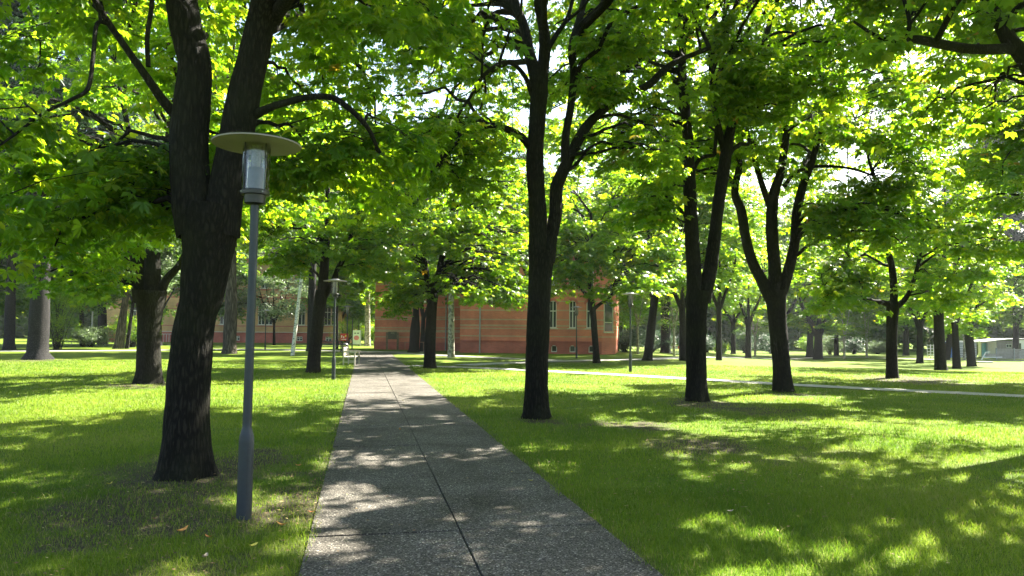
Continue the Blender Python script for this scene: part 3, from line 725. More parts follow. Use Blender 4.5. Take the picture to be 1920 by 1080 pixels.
make_tree('leaning chestnut trunk behind the second lamp, forked to the right', G(586, 699)[1],
    [(586, 699, 26), (589, 670, 24), (594, 620, 23), (600, 570, 23), (604, 545, 23)],
    [[(604, 555, 20), (608, 500, 17), (612, 450, 14), (616, 390, 11), (610, 300, 8)],
     [(606, 560, 12), (622, 535, 12), (634, 505, 11), (650, 470, 9), (665, 420, 7), (690, 360, 5)],
     [(612, 470, 7), (590, 430, 7), (560, 400, 5)]],
    (.4, .6, 8.4, 4.9, 5.0, 5.4, 5.0, 3.0), 107, nb=56, ns=10, group='chestnut trees left of the main path', size=.175, nl=16,
    fill=[(535, 480, 30.5, 1.3, 8), (690, 470, 31, 1.8, 10), (640, 400, 31, 2, 10), (470, 430, 32, 1.8, 8)])
make_tree('dark Y-forked chestnut at the corner where the side path leaves the main path', G(805, 690)[1],
    [(805, 690, 23), (806, 650, 21), (808, 610, 20), (810, 570, 20), (811, 550, 23)],
    [[(808, 560, 15), (803, 530, 13), (797, 500, 11), (790, 450, 9), (780, 380, 7)],
     [(814, 560, 14), (819, 535, 13), (825, 500, 11), (835, 450, 9), (850, 380, 6)]],
    (.6, 0, 8.2, 5.6, 5.4, 5.2, 3.4, 2.2), 108, nb=84, ns=10, group='chestnut trees right of the main path', size=.175, nl=16,
    fill=[(905, 560, 34, 1.8, 12), (745, 550, 36, 1.6, 10), (900, 470, 35, 2.2, 12), (700, 500, 36, 1.8, 10), (960, 520, 36, 1.6, 9)])
make_tree('chestnut with a stubby level arm on the left, behind the diagonal path at right', G(1673, 709)[1],
    [(1673, 709, 22), (1672, 670, 20), (1672, 620, 19), (1674, 580, 22), (1675, 565, 20)],
    [[(1675, 580, 15), (1676, 545, 14), (1672, 500, 12), (1660, 450, 9), (1655, 380, 7)],
     [(1668, 572, 11), (1655, 567, 10, -.1), (1637, 565, 9, -.3), (1620, 558, 8, -.5), (1608, 535, 6, -.8), (1590, 500, 4, -1)],
     [(1684, 574, 11), (1696, 562, 10), (1706, 545, 8), (1718, 510, 7), (1730, 450, 5)]],
    (0, 0, 7.8, 5.4, 5.0, 5.2, 3.4, 2.2), 109, nb=64, ns=10, group='chestnut trees right of the main path', size=.175, nl=16,
    fill=[(1570, 560, 27.5, 1.5, 7), (1600, 500, 28, 1.3, 4)])
make_tree('thin chestnut with two rising arms before the arched windows of the red brick house', G(1119, 681)[1],
    [(1119, 681, 14), (1116, 640, 12), (1112, 590, 12), (1108, 560, 13), (1107, 548, 12)],
    [[(1108, 560, 7), (1095, 548, 6), (1083, 532, 5), (1070, 520, 4)],
     [(1113, 580, 7), (1125, 570, 6), (1140, 560, 6), (1155, 540, 5), (1170, 500, 4)],
     [(1108, 560, 9), (1107, 520, 8), (1110, 460, 6), (1108, 400, 5)]],
    (0, 0, 8.0, 5.4, 5.0, 4.8, 4.0, 3.2), 110, nb=76, ns=9, group='chestnut trees right of the main path', size=.22, nl=12,
    fill=[(1055, 505, 42, 1.8, 10), (1200, 530, 40, 1.8, 10), (980, 470, 43, 2, 10), (1120, 450, 42, 2.2, 12)])

RG = 'chestnut trees beyond the diagonal path'
px_tree('slanting grey chestnut trunk left of the widest far trunk, right of the thin lamp', 1214, 676, 17, 201, lean=14, zlo=4.4, zedge=3.6, group=RG, fork=4.2, fill=[(1190, 480, 44, 2.2, 12), (1260, 520, 44, 2, 8)])
px_tree('widest straight trunk in the far row, left of the red and white barrier', 1248, 662, 19, 202, h=19, R=5.2, zlo=5.5, zedge=4.6, fork=6.0, bark=BARKG, leaf=LEAF_SOFT, name='linden_tree', kind='single', size=.42, taper=.9)
px_tree('far chestnut right in front of the red and white barrier', 1281, 676, 14, 203, lean=-2, zlo=4.0, zedge=3.4, group=RG)
px_tree('straight far chestnut between the V-forked tree and the dark shrub', 1348, 676, 11, 204, zlo=3.8, zedge=3.2, group=RG, R=4.2)
px_tree('straight far chestnut in front of the rounded dark shrub', 1403, 672, 11, 205, zlo=4.2, zedge=3.6, group=RG, R=4.2)
px_tree('far chestnut with the lowest hanging crown, close beside a second dark trunk on a mound', 1534, 674, 17, 206, zlo=2.9, zedge=2.0, group=RG, R=5.2, fork=3.0, nb=46)
px_tree('partly hidden dark trunk on a brown mound left of its low-crowned neighbour', 1518, 670, 13, 207, lean=2, zlo=3.2, zedge=2.6, group=RG, bark=BARKG)
px_tree('slim trunk right of the stubby-armed chestnut', 1725, 681, 12, 208, zlo=3.6, zedge=2.9, group=RG)
px_tree('thick dark trunk, leftmost of the tight cluster before the blue cabin', 1764, 694, 21, 209, zlo=2.9, zedge=2.3, lean=-5, group=RG, nb=44)
px_tree('slanting trunk seen between two upright ones in front of the blue cabin', 1773, 675, 13, 210, lean=12, zlo=4.4, zedge=3.6, group=RG, nb=24)
px_tree('straight middle trunk of the tight cluster before the striped site hut', 1794, 691, 14, 211, zlo=2.9, zedge=2.4, lean=-4, group=RG, nb=38)
px_tree('trunk with a swollen forked head, rightmost of the tight cluster', 1822, 687, 16, 212, zlo=2.9, zedge=2.4, lean=-7, group=RG, nb=46, taper=.98)

px_tree('chestnut outside the right edge whose crown fills the right side behind the corner bough', 2085, 716, 30, 213, h=15, R=6.4, zlo=4.2, zedge=3.8, group=RG, nb=64, ns=12, fill=[(1990, 180, 22, 3, 18), (1930, 330, 23, 2.4, 10)])
px_tree('unseen chestnut added outside the right edge to shade the near right lawn', 2420, 745, 34, 214, h=14, R=6.2, zlo=4.2, zedge=3.6, group=RG, nb=60, ns=12)  # out-of-view tree, added for the shade it casts
# left side
LG = 'old trees on the left lawn'
px_tree('massive grey conifer trunk with flared roots on the left lawn', 70, 674, 36, 301, h=24, R=6, zlo=8.5, zedge=4.4, lean=14, fork=8.2, bark=BARKG, leaf=NEEDLE, name='fir_tree', kind='needle', size=.5, nb=60, nl=14, group=LG, flare=.9, taper=.75)
px_tree('rough patchy trunk at the left edge behind the massive grey trunk', 17, 656, 19, 302, h=22, R=6, zlo=7, zedge=2.5, lean=5, fork=8, bark=BARKG, leaf=NEEDLE, name='fir_tree', kind='needle', size=.5, nb=60, nl=14, group=LG)
px_tree('reddish-brown ridged twisted trunk leaning right, behind the left lawn path', 222, 654, 17, 303, h=20, R=5.5, zlo=6.5, zedge=5, lean=16, fork=5.2, bark=BARKP, leaf=LEAF_SOFT, kind='single', size=.42, name='linden_tree', group=LG, taper=.7)
px_tree('thin black trunk leaning right against the twisted ridged one', 238, 654, 7, 304, h=13, R=4, zlo=4.5, zedge=3.6, lean=12, fork=4.2, leaf=LEAF_GREY, kind='single', size=.35, name='linden_tree', group=LG, nb=26)
px_tree('small dark trunk alone at the far end of the left lawn', 155, 650, 9, 305, h=12, R=5, zlo=4.3, zedge=2.8, lean=-3, fork=4, leaf=LEAF_SOFT, kind='single', size=.4, name='linden_tree', group=LG)
px_tree('broad dark trunk behind white shrubs, far left', 192, 646, 17, 306, h=22, R=6, zlo=5.5, zedge=3.8, fork=6, bark=BARKG, leaf=LEAF_SOFT, kind='single', size=.45, name='linden_tree', group=LG)
px_tree('fluted pale-brown trunk between the huge chestnut and the nearest lamp pole', 430, 663, 24, 307, h=22, R=5.5, zlo=8.0, zedge=6.8, lean=8, fork=9, bark=BARKP, leaf=LEAF_SOFT, kind='single', size=.4, name='linden_tree', group=LG, taper=.62)
px_tree('tall grey trunk half hidden by the leaning chestnut behind the second lamp', 583, 659, 16, 308, h=20, R=4.6, zlo=9.5, zedge=8.8, lean=4, fork=9, bark=BARKG, leaf=LEAF_SOFT, kind='single', size=.4, name='linden_tree', group=LG)
px_tree('slender white birch leaning right in front of the yellow brick house', 548, 667, 7, 309, h=12, R=2.6, zlo=7.5, zedge=6.5, lean=22, fork=6.8, bark=BIRCH, leaf=LEAF_SOFT, kind='single', size=.3, name='birch_tree', group=LG, nb=22, n_limb=2, flare=.15)
px_tree('white speckled trunk far behind the main path, left of the red brick house', 689, 649, 11, 310, h=20, R=5, zlo=5.5, zedge=4.4, fork=9, bark=PLANE, leaf=LEAF_SOFT, kind='single', size=.4, name='birch_tree', group=LG)
px_tree('very dark broad trunk at the corner of the red brick house, beside the handrails', 776, 661, 19, 311, h=18, R=5, zlo=4.6, zedge=3.4, lean=6, fork=5, leaf=LEAF_SOFT, kind='single', size=.38, name='linden_tree', group='trees before the red brick house', taper=.6, flare=.5)
px_tree('slim trunk close behind the very dark broad one at the handrails', 791, 659, 9, 312, h=11, R=3, zlo=4.6, zedge=3, lean=3, fork=3, leaf=LEAF_GREY, kind='single', size=.32, name='linden_tree', group='trees before the red brick house', nb=26)
px_tree('pale mottled trunk lit on its right edge before the red brick wall', 846, 670, 13, 313, h=15, R=4, zlo=4.9, zedge=4.2, fork=4.6, bark=PLANE, leaf=LEAF_SOFT, kind='single', size=.34, name='plane_tree', group='trees before the red brick house', nb=30)
# saplings and far trees
px_tree('small ornamental tree with a grey-green vase crown before the yellow brick house', 514, 647, 5, 320, h=8.2, R=4.6, zlo=3.3, zedge=3.4, fork=2.6, leaf=LEAF_GREY, kind='single', size=.34, name='ornamental_tree', nb=42, ns=6, nl=7, n_limb=5, arch=.05)
SG = 'slim saplings along the far road'
for k, (x, y, lb) in enumerate([(1583, 673, 'slim sapling by the bright road, right of the low-crowned chestnut'), (1625, 671, 'slim sapling with a pale stem just left of the stubby-armed chestnut'),
                                (1416, 668, 'thin pale sapling right beside the far chestnut at the dark shrub'), (1264, 667, 'thin sapling between the widest far trunk and the barrier'),
                                (1196, 664, 'pale thin sapling just right of the thin lamp'), (1808, 675, 'thin stem in front of the striped site hut')]):
    px_tree(lb, x, y, 4.5, 330 + k, h=7.5, R=2.1, zlo=2.6, zedge=2.3, fork=2.4, n_limb=2, bark=PLANE, leaf=LEAF_SOFT, kind='single', size=.26, name='sapling', group=SG, nb=16, ns=6, nl=8, flare=.1)
px_tree('blue-green layered cedar beyond the bright road, right of the stubby-armed chestnut', 1699, 667, 11, 340, h=17, R=6, zlo=3.3, zedge=2.8, fork=4, leaf=NEEDLE, kind='needle', size=.5, name='cedar_tree', bark=BARKG, nb=50, nl=12)
FG = 'tall trees at the far edge of the park'
far = [(-40, 652, 22, 7, 'far tree at the extreme left edge of the park'), (110, 650, 24, 7, 'far tree behind the massive grey conifer trunk'), (300, 648, 20, 6.5, 'far tree behind the mossy chestnut on the left'),
       (395, 646, 15, 4.5, 'far tree in front of the left end of the yellow brick house'), (640, 644, 16, 5.5, 'far tree at the right end of the yellow brick house'), (672, 643, 22, 6, 'far tree over the red notice board'),
       (760, 645, 23, 5.5, 'far tree rising behind the left part of the red brick house'), (1010, 644, 22, 6, 'far tree rising behind the middle of the red brick house'), (1165, 652, 17, 5.5, 'pale green far tree at the right corner of the red brick house'),
       (1235, 650, 20, 6, 'far tree behind the widest straight trunk'), (1330, 652, 19, 6, 'far tree behind the V-forked chestnut'), (1430, 652, 21, 6, 'far tree behind the rounded dark shrub'),
       (1530, 654, 18, 5.5, 'far tree behind the low-crowned chestnut'), (1640, 655, 20, 6, 'far tree behind the stubby-armed chestnut'), (1760, 656, 18, 6, 'far tree behind the blue cabin'),
       (1905, 656, 12, 5, 'low far tree behind the site hut')]
for k, (x, y, h, R, lb) in enumerate(far):
    px_tree(lb, x, y, 7, 360 + k, h=h + (6 if x < 1850 else 0), R=R + 1, zlo=3.0, zedge=1.4, fork=3.5, leaf=(LEAF_SOFT, LEAF_SOFT, LEAF)[k % 3], kind='single', size=.55, name='far_tree', group=FG, nb=60, ns=9, nl=16, bark=BARKG)
px_tree('tall blue-green poplar rising at the right edge behind everything', 1850, 660, 10, 380, h=40, R=6, zlo=5, zedge=5, fork=7, leaf=NEEDLE, kind='single', size=.9, name='poplar_tree', nb=90, ns=9, nl=12, bark=BARKG)

HG = 'trees mostly hidden behind nearer trunks'
for k, (x, y, w_, h, R, lb) in enumerate([(1004, 671, 12, 21, 6.5, 'tree hidden behind the lone slim chestnut, its crown filling the gap of the fork'), (1311, 669, 12, 21, 6.5, 'tree hidden behind the V-forked chestnut, bright crown between its stems'),
        (1467, 670, 12, 21, 6.5, 'tree hidden behind the three-stemmed chestnut, bright crown between its stems'), (1672, 672, 10, 15, 5.5, 'tree hidden behind the stubby-armed chestnut'), (1375, 664, 9, 18, 6, 'slim trunk far between the two straight far chestnuts'),
        (1568, 667, 9, 17, 6, 'slim dark trunk just right of the mound and left of the weeping pale shrub'), (632, 654, 5, 14, 4, 'slim dark trunk just left of the red notice board'), (1905, 672, 11, 14, 5, 'tree at the right edge beside the plank fence')]):
    px_tree(lb, x, y, w_, 600 + k, h=h, R=R, zlo=4.6, zedge=3.6, fork=4.4, group=HG, nb=74, leaf=(LEAF, LEAF_SOFT)[k % 2], kind=('palm4', 'single')[k % 2], size=(.22, .4)[k % 2], name=('chestnut_tree', 'linden_tree')[k % 2])
SH = 'shrubs along the far edge of the lawn'
for k, (x, y, wm, hm, lf, lb) in enumerate([
    (1446, 663, 5.0, 3.1, DARKLEAF, 'rounded dark blue-green shrub, widest of the far lawn edge'), (1395, 662, 3.0, 3.6, DARKLEAF, 'taller dark shrub behind a far chestnut trunk'),
    (1325, 661, 3.2, 2.6, DARKLEAF, 'dark shrub just right of the V-forked trunk'), (1222, 660, 6.0, 2.2, DARKLEAF, 'long low dark hedge right of the red brick house'),
    (1171, 660, 5.0, 2.3, DARKLEAF, 'dark hedge piece touching the corner of the red brick house'), (1455, 663, 2.4, 1.7, LEAF_GREY, 'silver-green low shrub left of the three-stemmed trunk'),
    (1556, 665, 3.4, 3.0, LEAF_GREY, 'weeping pale green shrub right of the low-crowned chestnut'), (1602, 664, 3.0, 2.3, DARKLEAF, 'small dark shrub between two slim saplings'),
    (1645, 664, 3.4, 1.9, LEAF_GREY, 'pale round shrub left of the stubby-armed trunk'), (1352, 663, 1.8, 1.6, LEAF, 'yellow-green little shrub behind a straight far chestnut'),
    (1518, 664, 3.0, 2.6, LEAF_SOFT, 'sunlit green shrub between the three-stemmed trunk and the mound'), (170, 651, 4.5, 2.0, LEAF_GREY, 'white-leaved shrub before the broad dark trunk'),
    (248, 651, 4.0, 3.4, LEAF, 'bright yellow-green shrub behind the thin black leaning trunk'), (106, 656, 3.8, 6.0, LEAF, 'fountain-like shrub of long stems right of the massive grey trunk'),
    (705, 648, 3.4, 2.8, LEAF, 'bright shrub right of the white speckled far trunk'), (650, 646, 5.0, 3.2, LEAF, 'yellow-green shrub behind the notice boards')]):
    shrub(lb, x, y, wm, hm, 400 + k, lf, size=.17, n=2400, group=SH)

# one mass of woodland closes the view all round
def woodland():
    rng = np.random.default_rng(9); n = 170000
    a = rng.uniform(-62, 62, n) * math.pi / 180; d = rng.uniform(150, 185, n)
    hgt = 15 + 12 * fbm(a * 14, a * 0 + 1, 0, 5, 3)
    z = rng.random(n) ** .8 * hgt
    pos = np.stack([np.sin(a) * d, np.cos(a) * d, z - 1], 1)
    t = np.clip(.35 + .3 * (fbm(a * 60, z * .3, 0, 6, 2) - .5) + rng.normal(0, .15, n), 0, .85)
    me = leaves_mesh('woodland', pos, rng.random(n) * 6.28, rng.normal(.2, .5, n), rng.normal(0, .5, n), rng.uniform(.9, 1.7, n), t, 'single', np.zeros(3))
    tag(link('woodland', me, None, LEAF_SOFT), 'continuous far-off wood closing the view behind park and houses', 'woodland', kind='stuff')
woodland()
# ============================================================ buildings
def brick_mat(name, c1, c2, mortar, sc=1.0, var=.3):
    m, t, b, o = nmat(name)
    co = t.nodes.new('ShaderNodeTexCoord'); sx = t.nodes.new('ShaderNodeSeparateXYZ'); cx = t.nodes.new('ShaderNodeCombineXYZ')
    t.links.new(co.outputs['Object'], sx.inputs[0]); t.links.new(sx.outputs[0], cx.inputs[0]); t.links.new(sx.outputs[2], cx.inputs[1])
    br = t.nodes.new('ShaderNodeTexBrick'); t.links.new(cx.outputs[0], br.inputs['Vector'])
    br.inputs['Scale'].default_value = 1; br.inputs['Brick Width'].default_value = .25; br.inputs['Row Height'].default_value = .077; br.inputs['Mortar Size'].default_value = .008
    br.inputs['Color1'].default_value = (*c1, 1); br.inputs['Color2'].default_value = (*c2, 1); br.inputs['Mortar'].default_value = (*mortar, 1)
    n = tex(t, 'ShaderNodeTexNoise', 0.6, coords(t)); n.inputs['Detail'].default_value = 7
    c = ramp(t, n.outputs[0], [(.3, (1 - var,) * 3), (.7, (1 + var * .6,) * 3)])
    mg = t.nodes.new('ShaderNodeMix'); mg.data_type = 'RGBA'; mg.blend_type = 'MULTIPLY'; mg.inputs[0].default_value = 1
    t.links.new(br.outputs[0], mg.inputs[6]); t.links.new(c, mg.inputs[7]); t.links.new(mg.outputs[2], b.inputs['Base Color'])
    b.inputs['Roughness'].default_value = .9; bump(t, b, br.outputs['Fac'], -.3, .01); return m
REDB = brick_mat('red_brick', (.70, .19, .11), (.62, .155, .09), (.48, .27, .20))
REDD = brick_mat('dark_red_brick', (.55, .125, .09), (.46, .10, .075), (.30, .19, .15))
TAN = brick_mat('tan_brick', (.56, .36, .22), (.50, .31, .18), (.44, .33, .25))
YEL = brick_mat('yellow_brick', (.62, .36, .15), (.54, .30, .12), (.44, .32, .22))
STONE = plain('pale_stone', (.55, .50, .42), .8, .15)
WFRAME = plain('white_window_paint', (.75, .75, .72), .5, .06)
gm, t_, b_, o_ = nmat('window_glass'); b_.inputs['Base Color'].default_value = (.035, .045, .05, 1); b_.inputs['Roughness'].default_value = .06; b_.inputs['Specular IOR Level'].default_value = .8
GLASS = gm
ROOF = plain('dark_roof_tile', (.10, .06, .05), .8, .3, 3)
DARK = plain('dark_metal', (.03, .032, .034), .5, .2)
ZINC = plain('zinc_pipe', (.30, .31, .31), .45, .15, metal=.4)

def wall_with_holes(name, x0, x1, z0, z1, holes, depth, mats, parent, stripes=()):
    """a wall in the local xz plane at y = 0 (outside is -y) with real window openings; stripes: (z0, z1) given the second material"""
    xs = sorted({x0, x1} | {h[0] for h in holes} | {h[1] for h in holes}); 
    zs = sorted({z0, z1} | {h[2] for h in holes} | {h[3] for h in holes} | {z for s in stripes for z in s})
    mb = MB()
    for a, b in zip(xs[:-1], xs[1:]):
        for c, d in zip(zs[:-1], zs[1:]):
            xm, zm = (a + b) / 2, (c + d) / 2
            if any(h[0] < xm < h[1] and h[2] < zm < h[3] for h in holes): continue
            st = any(s[0] < zm < s[1] for s in stripes); mb.mi = 1 if st else 0; y = 0.0
            mb.add([(a, y, c), (b, y, c), (b, y, d), (a, y, d)], [(0, 1, 2, 3)])
    mb.mi = 0
    for h in holes:
        a, b, c, d = h[:4]
        mb.add([(a, 0, c), (a, depth, c), (a, depth, d), (a, 0, d)], [(0, 1, 2, 3)]); mb.add([(b, 0, c), (b, depth, c), (b, depth, d), (b, 0, d)], [(3, 2, 1, 0)])
        mb.add([(a, 0, d), (b, 0, d), (b, depth, d), (a, depth, d)], [(0, 1, 2, 3)]); mb.add([(a, 0, c), (b, 0, c), (b, depth, c), (a, depth, c)], [(3, 2, 1, 0)])
    return mb.build(name, mats, parent)
def window(parent, x0, x1, z0, z1, y, arch=True, mull=True, sill=STONE, cross=.62):
    """frame with pane as its child; the arched head is filled by a spandrel in the wall's plane"""
    f = MB(); t = .07
    f.box(x0, x0 + t, y - .03, y + .03, z0, z1); f.box(x1 - t, x1, y - .03, y + .03, z0, z1)
    f.box(x0 + t, x1 - t, y - .03, y + .03, z0, z0 + t); f.box(x0 + t, x1 - t, y - .03, y + .03, z1 - t, z1)
    if mull:
        xm = (x0 + x1) / 2; zc = z0 + (z1 - z0) * cross
        f.box(xm - .035, xm + .035, y - .028, y + .028, z0 + t, z1 - t)
        f.box(x0 + t, xm - .035, y - .026, y + .026, zc - .04, zc + .04); f.box(xm + .035, x1 - t, y - .026, y + .026, zc - .04, zc + .04)
    fo = f.build('window', WFRAME, parent)
    g = MB(); g.box(x0 + .02, x1 - .02, y + .005, y + .015, z0 + .02, z1 - .02); g.build('pane', GLASS, fo)
    if sill: s = MB(); s.box(x0 - .12, x1 + .12, -.08, y - .035, z0 - .10, z0 - .003); s.build('sill', sill, fo)
    if arch:
        r = (x1 - x0) / 2; xm = (x0 + x1) / 2; hr = min(r, .45 * (z1 - z0)); n = 8
        a = MB()
        for sgn in (-1, 1):
            pts = [(xm + sgn * r * math.cos(q * math.pi / 2 / n), z1 - hr + hr * math.sin(q * math.pi / 2 / n)) for q in range(n + 1)]
            cx, cz = xm + sgn * r, z1
            for p, q in zip(pts[:-1], pts[1:]):
                tri = [(cx, -.002, cz), (p[0], -.002, p[1]), (q[0], -.002, q[1])]
                a.add(tri + [(x, y - .032, z) for x, _, z in tri], [(0, 1, 2) if sgn > 0 else (0, 2, 1), (1, 4, 5, 2)])
        # voussoir ring proud of the wall
        for q in range(14):
            a0, a1 = math.pi * q / 14, math.pi * (q + 1) / 14
            ri, ro = 1.0, 1.0; k = .2
            pp = [(xm + (r) * math.cos(a0), z1 - hr + hr * math.sin(a0)), (xm + (r + k) * math.cos(a0), z1 - hr + (hr + k) * math.sin(a0)),
                  (xm + (r + k) * math.cos(a1), z1 - hr + (hr + k) * math.sin(a1)), (xm + r * math.cos(a1), z1 - hr + hr * math.sin(a1))]
            a.add([(x, -.03, z) for x, z in pp] + [(x, -.001, z) for x, z in pp], [(0, 1, 2, 3), (1, 5, 6, 2), (0, 3, 7, 4)])
        a.build('arch', REDD, parent)

def placed(name, label, cat, p0, p1, z):
    """an Empty at p0 whose local x runs to p1, local y away from the viewer"""
    d = np.array(p1) - np.array(p0); L = float(np.linalg.norm(d)); rz = math.atan2(d[1], d[0])
    return thing(name, label, cat, (p0[0], p0[1], z), None, rz), L

def red_house():
    dB = 62.0
    pa = P(862, 660, dB + 2)[:2]; pb = P(1128, 660, dB)[:2]
    root, L = placed('brick_house', 'red brick house with tan stripes and arched windows behind the central trees', 'house', pa, pb, float(H(*pb)) * .6 - .02)
    kx = L / (1128 - 862)
    def X(px): return (px - 862) * kx
    st = [(z, z + .10) for z in (1.37, 2.0, 2.73, 3.5, 4.24, 5.0, 5.36, 6.3, 7.1)] + [(2.22, 2.36)]
    win = [(X(x0), X(x1), 2.12, 4.35) for x0, x1 in ((1031, 1045), (1068, 1081), (1100, 1113), (960, 973), (925, 938))]
    win = win[:3]
    win += [(a, b, 5.6, 7.6) for a, b, *_ in win[:3]] + [(X(925), X(938), 5.6, 7.6), (X(960), X(973), 5.6, 7.6)]
    base = [(X(x0), X(x1), .16, .72) for x0, x1 in ((1035, 1046), (1069, 1080), (1104, 1114))]
    wall_with_holes('wall', 0, L, 1.05, 8.6, win, .22, [REDB, TAN], root, st)
    wall_with_holes('plinth', 0, L, -.5, 1.0, base, .25, [REDD], root)
    mb = MB(); mb.box(-.02, L + .02, -.09, .05, 1.0, 1.05); mb.box(-.02, L + .02, -.12, -.001, 5.5, 5.58); mb.build('moulding', REDD, root)
    mb = MB()
    for i in range(int(L / .28)): mb.box(i * .28, i * .28 + .13, -.10, -.002, 5.12, 5.30)
    mb.build('dentil_course', TAN, root)['kind'] = 'stuff'
    for a in win: window(root, *a, .18, True)
    for a in base: window(root, *a, .18, True, False, None, .3)
    # core behind the walls, side walls
    side = MB()
    side.add([(0, 0.001, -.5), (0, 12, -.5), (0, 12, 8.6), (0, 0.001, 8.6)], [(0, 3, 2, 1)])
    side.add([(0, 12, -.5), (L + 1.0, 12, -.5), (L + 1.0, 12, 8.6), (0, 12, 8.6)], [(0, 1, 2, 3)])
    # dark room behind the openings
    side.build('side_wall', REDB, root)
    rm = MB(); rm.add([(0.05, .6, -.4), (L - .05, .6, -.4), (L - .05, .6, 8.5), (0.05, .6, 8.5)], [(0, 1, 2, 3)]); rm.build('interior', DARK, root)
    # chamfered corner bay with a tall open arch, lit by the sun
    cx = 1.0
    ch = MB(); ch.mi = 0
    def quad(z0, z1, m):
        ch.mi = m; ch.add([(L, 0, z0), (L + cx, cx * 1.15, z0), (L + cx, cx * 1.15, z1), (L, 0, z1)], [(0, 1, 2, 3)]); ch.add([(L + cx, cx * 1.15, z0), (L + cx, 12, z0), (L + cx, 12, z1), (L + cx, cx * 1.15, z1)], [(0, 1, 2, 3)])
    zs = sorted({-.5, 1.0, 8.6} | {z for s in st for z in s})
    for a, b in zip(zs[:-1], zs[1:]): quad(a, b, 1 if any(s[0] <= a and b <= s[1] for s in st) else 0)
    ch.build('corner_wall', [REDB, TAN], root)
    q = MB(); n = np.array([1.15, -1.0]) / math.hypot(1.15, 1.0); d = np.array([1, 1.15]) / math.hypot(1, 1.15)
    def on(u, off, z): p = np.array([L, 0]) + d * u + n * off; return (p[0], p[1], z)
    W = math.hypot(1, 1.15)
    q.add([on(.3, .012, 1.9), on(W - .3, .012, 1.9), on(W - .3, .012, 4.1), on(W / 2, .012, 4.7), on(.3, .012, 4.1)], [(0, 1, 2, 3, 4)])
    gw = q.build('corner_window', GLASS, root)
    fr = MB()
    for a, b in ((.26, 1.8), (W - .26, 1.8)): fr.bar(on(a, .03, b), on(a, .03, 4.15), .08)
    fr.bar(on(.26, .03, 4.12), on(W / 2, .03, 4.75), .08); fr.bar(on(W - .26, .03, 4.12), on(W / 2, .03, 4.75), .08); fr.bar(on(.2, .05, 1.8), on(W - .2, .05, 1.8), .12); fr.bar(on(.3, .03, 2.6), on(W - .3, .03, 2.6), .05)
    fr.build('window_frame', STONE, gw)
    rf = MB(); rf.add([(-.5, -.5, 8.6), (L + 1.5, -.5, 8.6), (L + 1.5, 12.5, 8.6), (-.5, 12.5, 8.6), (-.5 + 4, 6, 12.5), (L + 1.5 - 4, 6, 12.5)], [(0, 1, 5, 4), (1, 2, 5), (2, 3, 4, 5), (3, 0, 4), (3, 2, 1, 0)]); rf.build('roof', ROOF, root)
    dp = MB(); dp.bar((X(901), -.16, -.3), (X(901), -.16, 8.5), .12, n=8)
    for z in (1.5, 4, 6.5): dp.bar((X(901), -.16, z), (X(901), -.16, z + .06), .16, n=8)
    dp.build('downpipe', ZINC, root)
    # left wing, further back
    pa2 = P(702, 655, 73)[:2]; pb2 = P(866, 655, 69)[:2]; 
    Rt = Matrix.Rotation(-root.rotation_euler[2], 4, 'Z')
    a2 = Rt @ Vector((pa2[0] - pa[0], pa2[1] - pa[1], 0)); b2 = Rt @ Vector((pb2[0] - pa[0], pb2[1] - pa[1], 0))
    wl = (b2 - a2).length; ang = math.atan2((b2 - a2)[1], (b2 - a2)[0])
    st2 = [(z, z + .11) for z in (1.15, 2.02, 2.8, 3.0, 3.9, 4.9, 6.1)] + [(1.66, 1.9)]
    ww = wall_with_holes('wing_wall', 0, wl, .75, 8.2, [(wl - .9, wl - .5, -1, -1.1)], .1, [REDB, TAN], root, st2); ww.location = a2; ww.rotation_euler = (0, 0, ang)
    pl = MB(); pl.box(-.03, wl, -.05, .3, -.4, .75); o = pl.build('wing_plinth', REDD, root); o.location = a2; o.rotation_euler = (0, 0, ang)
    sw = MB(); sw.add([(0, 0.001, -.4), (0, 9, -.4), (0, 9, 8.2), (0, 0.001, 8.2)], [(0, 3, 2, 1)]); sw.add([(0, 9, -.4), (wl, 9, -.4), (wl, 9, 8.2), (0, 9, 8.2)], [(0, 1, 2, 3)]); o = sw.build('wing_side_wall', REDB, root); o.location = a2; o.rotation_euler = (0, 0, ang)
    r2 = MB(); r2.add([(-.4, -.4, 8.2), (wl, -.4, 8.2), (wl, 9.4, 8.2), (-.4, 9.4, 8.2), (3, 4.5, 11), (wl, 4.5, 11)], [(0, 1, 5, 4), (2, 3, 4, 5), (3, 0, 4), (3, 2, 1, 0), (1, 2, 5)]); o = r2.build('wing_roof', ROOF, root); o.location = a2; o.rotation_euler = (0, 0, ang)
    d2 = MB(); u = wl * (838 - 702) / 164; d2.bar((u, -.12, -.2), (u, -.12, 8), .12, n=8); o = d2.build('downpipe', ZINC, root); o.location = a2; o.rotation_euler = (0, 0, ang)
red_house()

